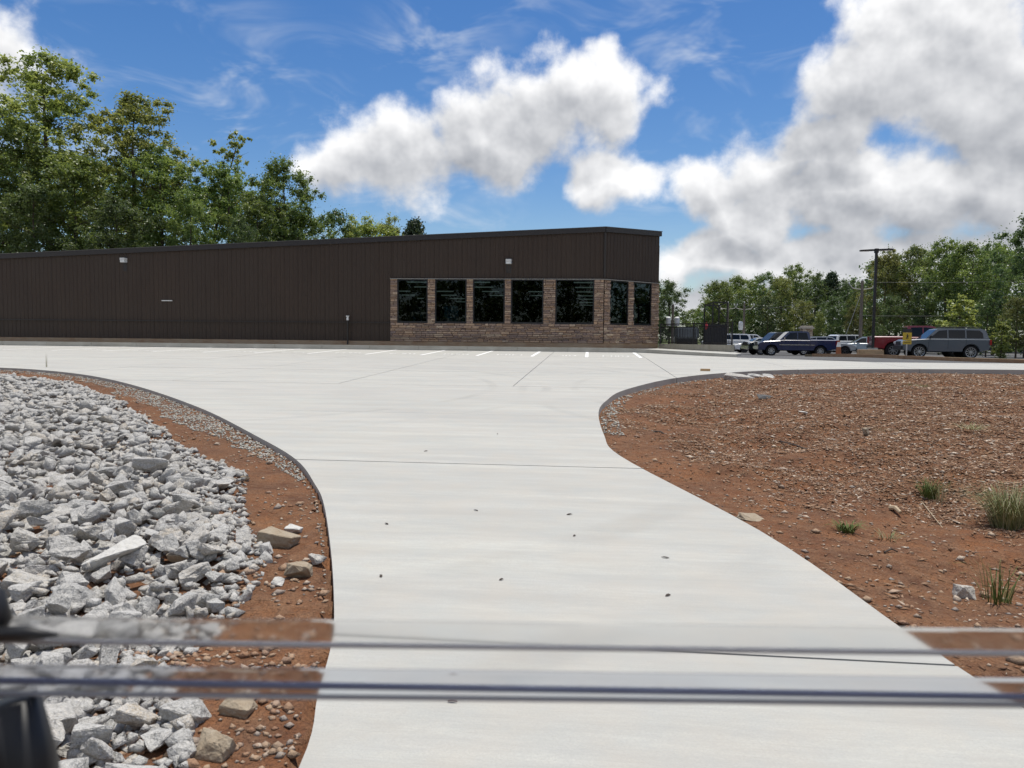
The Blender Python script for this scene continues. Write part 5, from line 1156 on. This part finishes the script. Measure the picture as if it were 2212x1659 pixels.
tuft(2722, 1462, 170, .30, .30, M_gr, 'small green grass tuft with dry stalks on the right slope', seed=3); tuft(2752, 1470, 16, .42, .25, M_gd, 'dry straw stalks leaning right of the small green tuft', seed=4)
tuft(2955, 1545, 520, .52, .62, M_gd, 'large shaggy half dry grass clump at the right picture edge', seed=5, wd=.0035); tuft(2960, 1540, 220, .42, .5, M_gr, 'green blades growing inside the large dry clump', seed=15)
tuft(2480, 1558, 90, .14, .22, M_gr, 'low bright green weed on the clay bank', seed=6, wd=.008, cat='weed', name='weed'); tuft(2925, 1765, 60, .36, .35, M_gr, 'tall thin weed near the lower right corner', seed=7, wd=.004, cat='weed', name='weed'); tuft(2690, 1136, 90, .16, .7, M_gr, 'flat green grass patch far up the mulch slope', seed=8, cat='grass')
tuft(2590, 1262, 60, .12, .6, M_gd, 'flat olive grass patch on the middle of the mulch slope', seed=9); tuft(2845, 1255, 60, .12, .6, M_gd, 'flat olive grass patch right on the mulch slope', seed=10); tuft(2300, 1310, 40, .10, .4, M_gd, 'thin olive sprouts by the dark twigs', seed=11); tuft(2600, 1580, 30, .12, .25, M_gd, 'pale sprouts right of the bright green weed', seed=12)
tuft(136, 1088, 14, .75, .12, M_gd, 'thin tall dry weed at the left drive edge', seed=13, wd=.004, cat='weed', name='weed', upright=.3)
# ------------------------------------------------------------------ small litter
M_twig = mat('twig', (.06, .045, .035), .9)
def litter_pt(px, py): x, y = gnd(px, py); return x, y, SLOPE*y
for i, (px, py) in enumerate([(1028, 1103), (1230, 1112), (1437, 1205), (1443, 1287), (1083, 1253), (823, 1245), (835, 1132), (1241, 1158), (920, 975), (1075, 938), (1560, 1095)]):
    x, y, z = litter_pt(px, py); r = random.Random(i); b = MB(); a = r.uniform(0, 3); l = r.uniform(.018, .032); ca, sa = math.cos(a), math.sin(a)
    pts = [(-1, 0, .004), (-.4, .35, .010), (.4, .3, .012), (1, 0, .005), (.4, -.3, .009), (-.4, -.35, .007)]
    vs = [(x+l*(p[0]*ca-p[1]*sa), y+l*(p[0]*sa+p[1]*ca), z+p[2]) for p in pts]; b.add(vs+[(v[0], v[1], v[2]-.003) for v in vs], [tuple(range(6)), tuple(range(11, 5, -1))]+[(k, (k+1) % 6, 6+(k+1) % 6, 6+k) for k in range(6)])
    tag(b.build('fallen_leaf', M_twig), 'tiny dark curled leaf on the pale drive, '+['upper of two near the middle', 'just right of the middle, small one', 'by the right side, higher of two', 'by the right side, lower of two', 'lowest one near the middle', 'nearest the left drive edge', 'left of the middle', 'right of the middle below another small leaf', 'far one left, above the cross joint', 'farthest one, alone beyond the cross joint', 'farthest right, close to the clay bank'][i], 'leaf', 'curled leaves on the drive')
x, y, z = litter_pt(977, 1518); tag(MB().tube([(x-.022, y, z+.006), (x, y+.004, z+.012), (x+.024, y+.001, z+.006)], [.003, .007, .002], 6).build('fallen_leaf', mat('leaf_red', (.10, .03, .025), .8)), 'dark red curled leaf below the lower clear rail', 'leaf')
x, y, z = litter_pt(1523.5, 801.5); tag(MB().box((x, y, z+.045), (.36, .12, .085), Matrix.Rotation(-.15, 3, 'Z')).build('wood_block', mat('lumber', (.50, .34, .18), .8, var=[((3, 40, 40), (.36, .22, .11), .6, 3)]), bevel=.006), 'short tan wood block on the concrete by the far joint', 'wood block')
def stick(p0, p1, r_, label, m=None, name='stick', cat='stick'):
    q = []
    for p in (p0, p1):
        d = ray(*vp(*p)); x, y = gnd(*vp(*p))
        for _ in range(3): z = float(ground_z(np.array([x]), np.array([y]))[0]); t = (z-EYE)/d[2]; x, y = t*d[0], t*d[1]
        q.append(Vector((x, y, z+r_*.8)))
    mid = q[0].lerp(q[1], .5)+Vector((.01, .02, .02)); tag(MB().tube([q[0], mid, q[1]], [r_, r_*.9, r_*.6], 7).build(name, m or M_twig), label, cat)
stick((1915, 1266), (1952, 1276), .018, 'short dark stick lying on the left of the mulch slope'); stick((2270, 1290), (2400, 1332), .012, 'long thin dark branch lying on the mulch slope'); stick((2330, 1322), (2420, 1352), .012, 'dark branch right of and below the long thin branch'); stick((2608, 1494), (2638, 1508), .030, 'stubby tan piece of cut cane on the slope', mat('cane', (.40, .31, .20), .7), 'cane_piece', 'cane'); stick((2590, 1620), (2630, 1618), .008, 'thin curved twig on the clay bank')
stick((2700, 1470), (2860, 1690), .004, 'long pale straw running down the clay bank', mat('straw', (.45, .37, .25), .8)); stick((585, 1690), (605, 1662), .006, 'small forked dark twig standing in the riprap')
# ------------------------------------------------------------------ open vehicle windscreen the picture is taken through
def build_screen():
    d0 = .62
    def at(px, py, d=d0): return Vector(tuple(np.array([0, 0, EYE])+ray(px, py)*d))
    E = tag(empty('windscreen_frame', (0, .5, 1.0)), 'clear plastic windscreen edges of the open vehicle, blurred across the lower picture', 'windscreen'); E.location = (0, 0, 0)
    clear = mat('clear_acrylic', (.90, .91, .92), .10, trans=1., ior=1.14); smoky = mat('smoky_acrylic', (.74, .77, .83), .10, trans=1., ior=1.14); seal = mat('seal_blue', (.13, .15, .23), .5); seal2 = mat('seal_grey', (.36, .36, .38), .5)
    def rod(nm, pa, pb, h, w, m, flat=False):
        a, b = at(*pa), at(*pb); ax = (b-a).normalized(); up = Vector(tuple(AU)); up = (up-ax*up.dot(ax)).normalized(); fw = ax.cross(up)
        if flat: pr = [(-.5, -.38), (-.5, .38), (-.36, .46), (0, .5), (.36, .46), (.5, .38), (.5, -.38), (.36, -.46), (0, -.5), (-.36, -.46)]
        else: pr = [(math.cos(2*math.pi*j/16)/2, math.sin(2*math.pi*j/16)/2) for j in range(16)]
        n = len(pr); vs = [p+up*v*h+fw*u*w for p in (a, b) for (u, v) in pr]
        MB().add(vs, [(j, (j+1) % n, n+(j+1) % n, n+j) for j in range(n)]+[tuple(range(n)), tuple(range(2*n-1, n-1, -1))]).build(nm, m, E, smooth=not flat)
    px = d0/FPX
    rod('upper_rail', (-420, 1352), (2640, 1392), 56*px, 9*px, clear, True); rod('upper_seal', (-420, 1379), (2640, 1417), 13*px, 11*px, seal2)
    rod('lower_rail', (-420, 1461), (2640, 1503), 66*px, 9*px, smoky, True); rod('lower_seal', (-420, 1463), (2640, 1512), 15*px, 12*px, seal); rod('lower_edge', (-420, 1494), (2640, 1526), 12*px, 10*px, seal2)
    blk = mat('bracket_black', (.008, .008, .009), .5)
    c0, c1 = at(20, 1515), at(75, 1800); MB().tube([c0, c0.lerp(c1, .5), c1, at(150, 2400)], [.022, .026, .022, .022], 16).build('bracket', blk, E, smooth=True)
    MB().tube([at(-70, 1270), at(-25, 1300), at(-12, 1340), at(-25, 1385)], [.010, .014, .013, .008], 14).build('knob', blk, E, smooth=True)
    MB().tube([at(-60, 1372, d0-.01), at(60, 1368, d0-.01), at(125, 1372, d0-.01)], [.006, .006, .001], 10).build('latch', blk, E, smooth=True)
    # posts and cowl below and beside the picture carry the rails
    l, r = at(-420, 1440), at(2640, 1470)
    MB().tube([l+Vector((0, 0, .10)), l+Vector((0, .02, -.45))], .024, 12).build('post', blk, E); MB().tube([r+Vector((0, 0, .10)), r+Vector((0, .02, -.45))], .024, 12).build('post', blk, E)
    zc = l.z-.45; MB().box(((l.x+r.x)/2, (l.y+r.y)/2+.12, zc-.03), (r.x-l.x+.1, .34, .06)).build('cowl', blk, E, bevel=.02)
    for x in (l.x+.05, r.x-.05): MB().box((x, (l.y+r.y)/2+.12, (zc)/2), (.06, .10, zc-.04)).build('stand', blk, E)
build_screen()
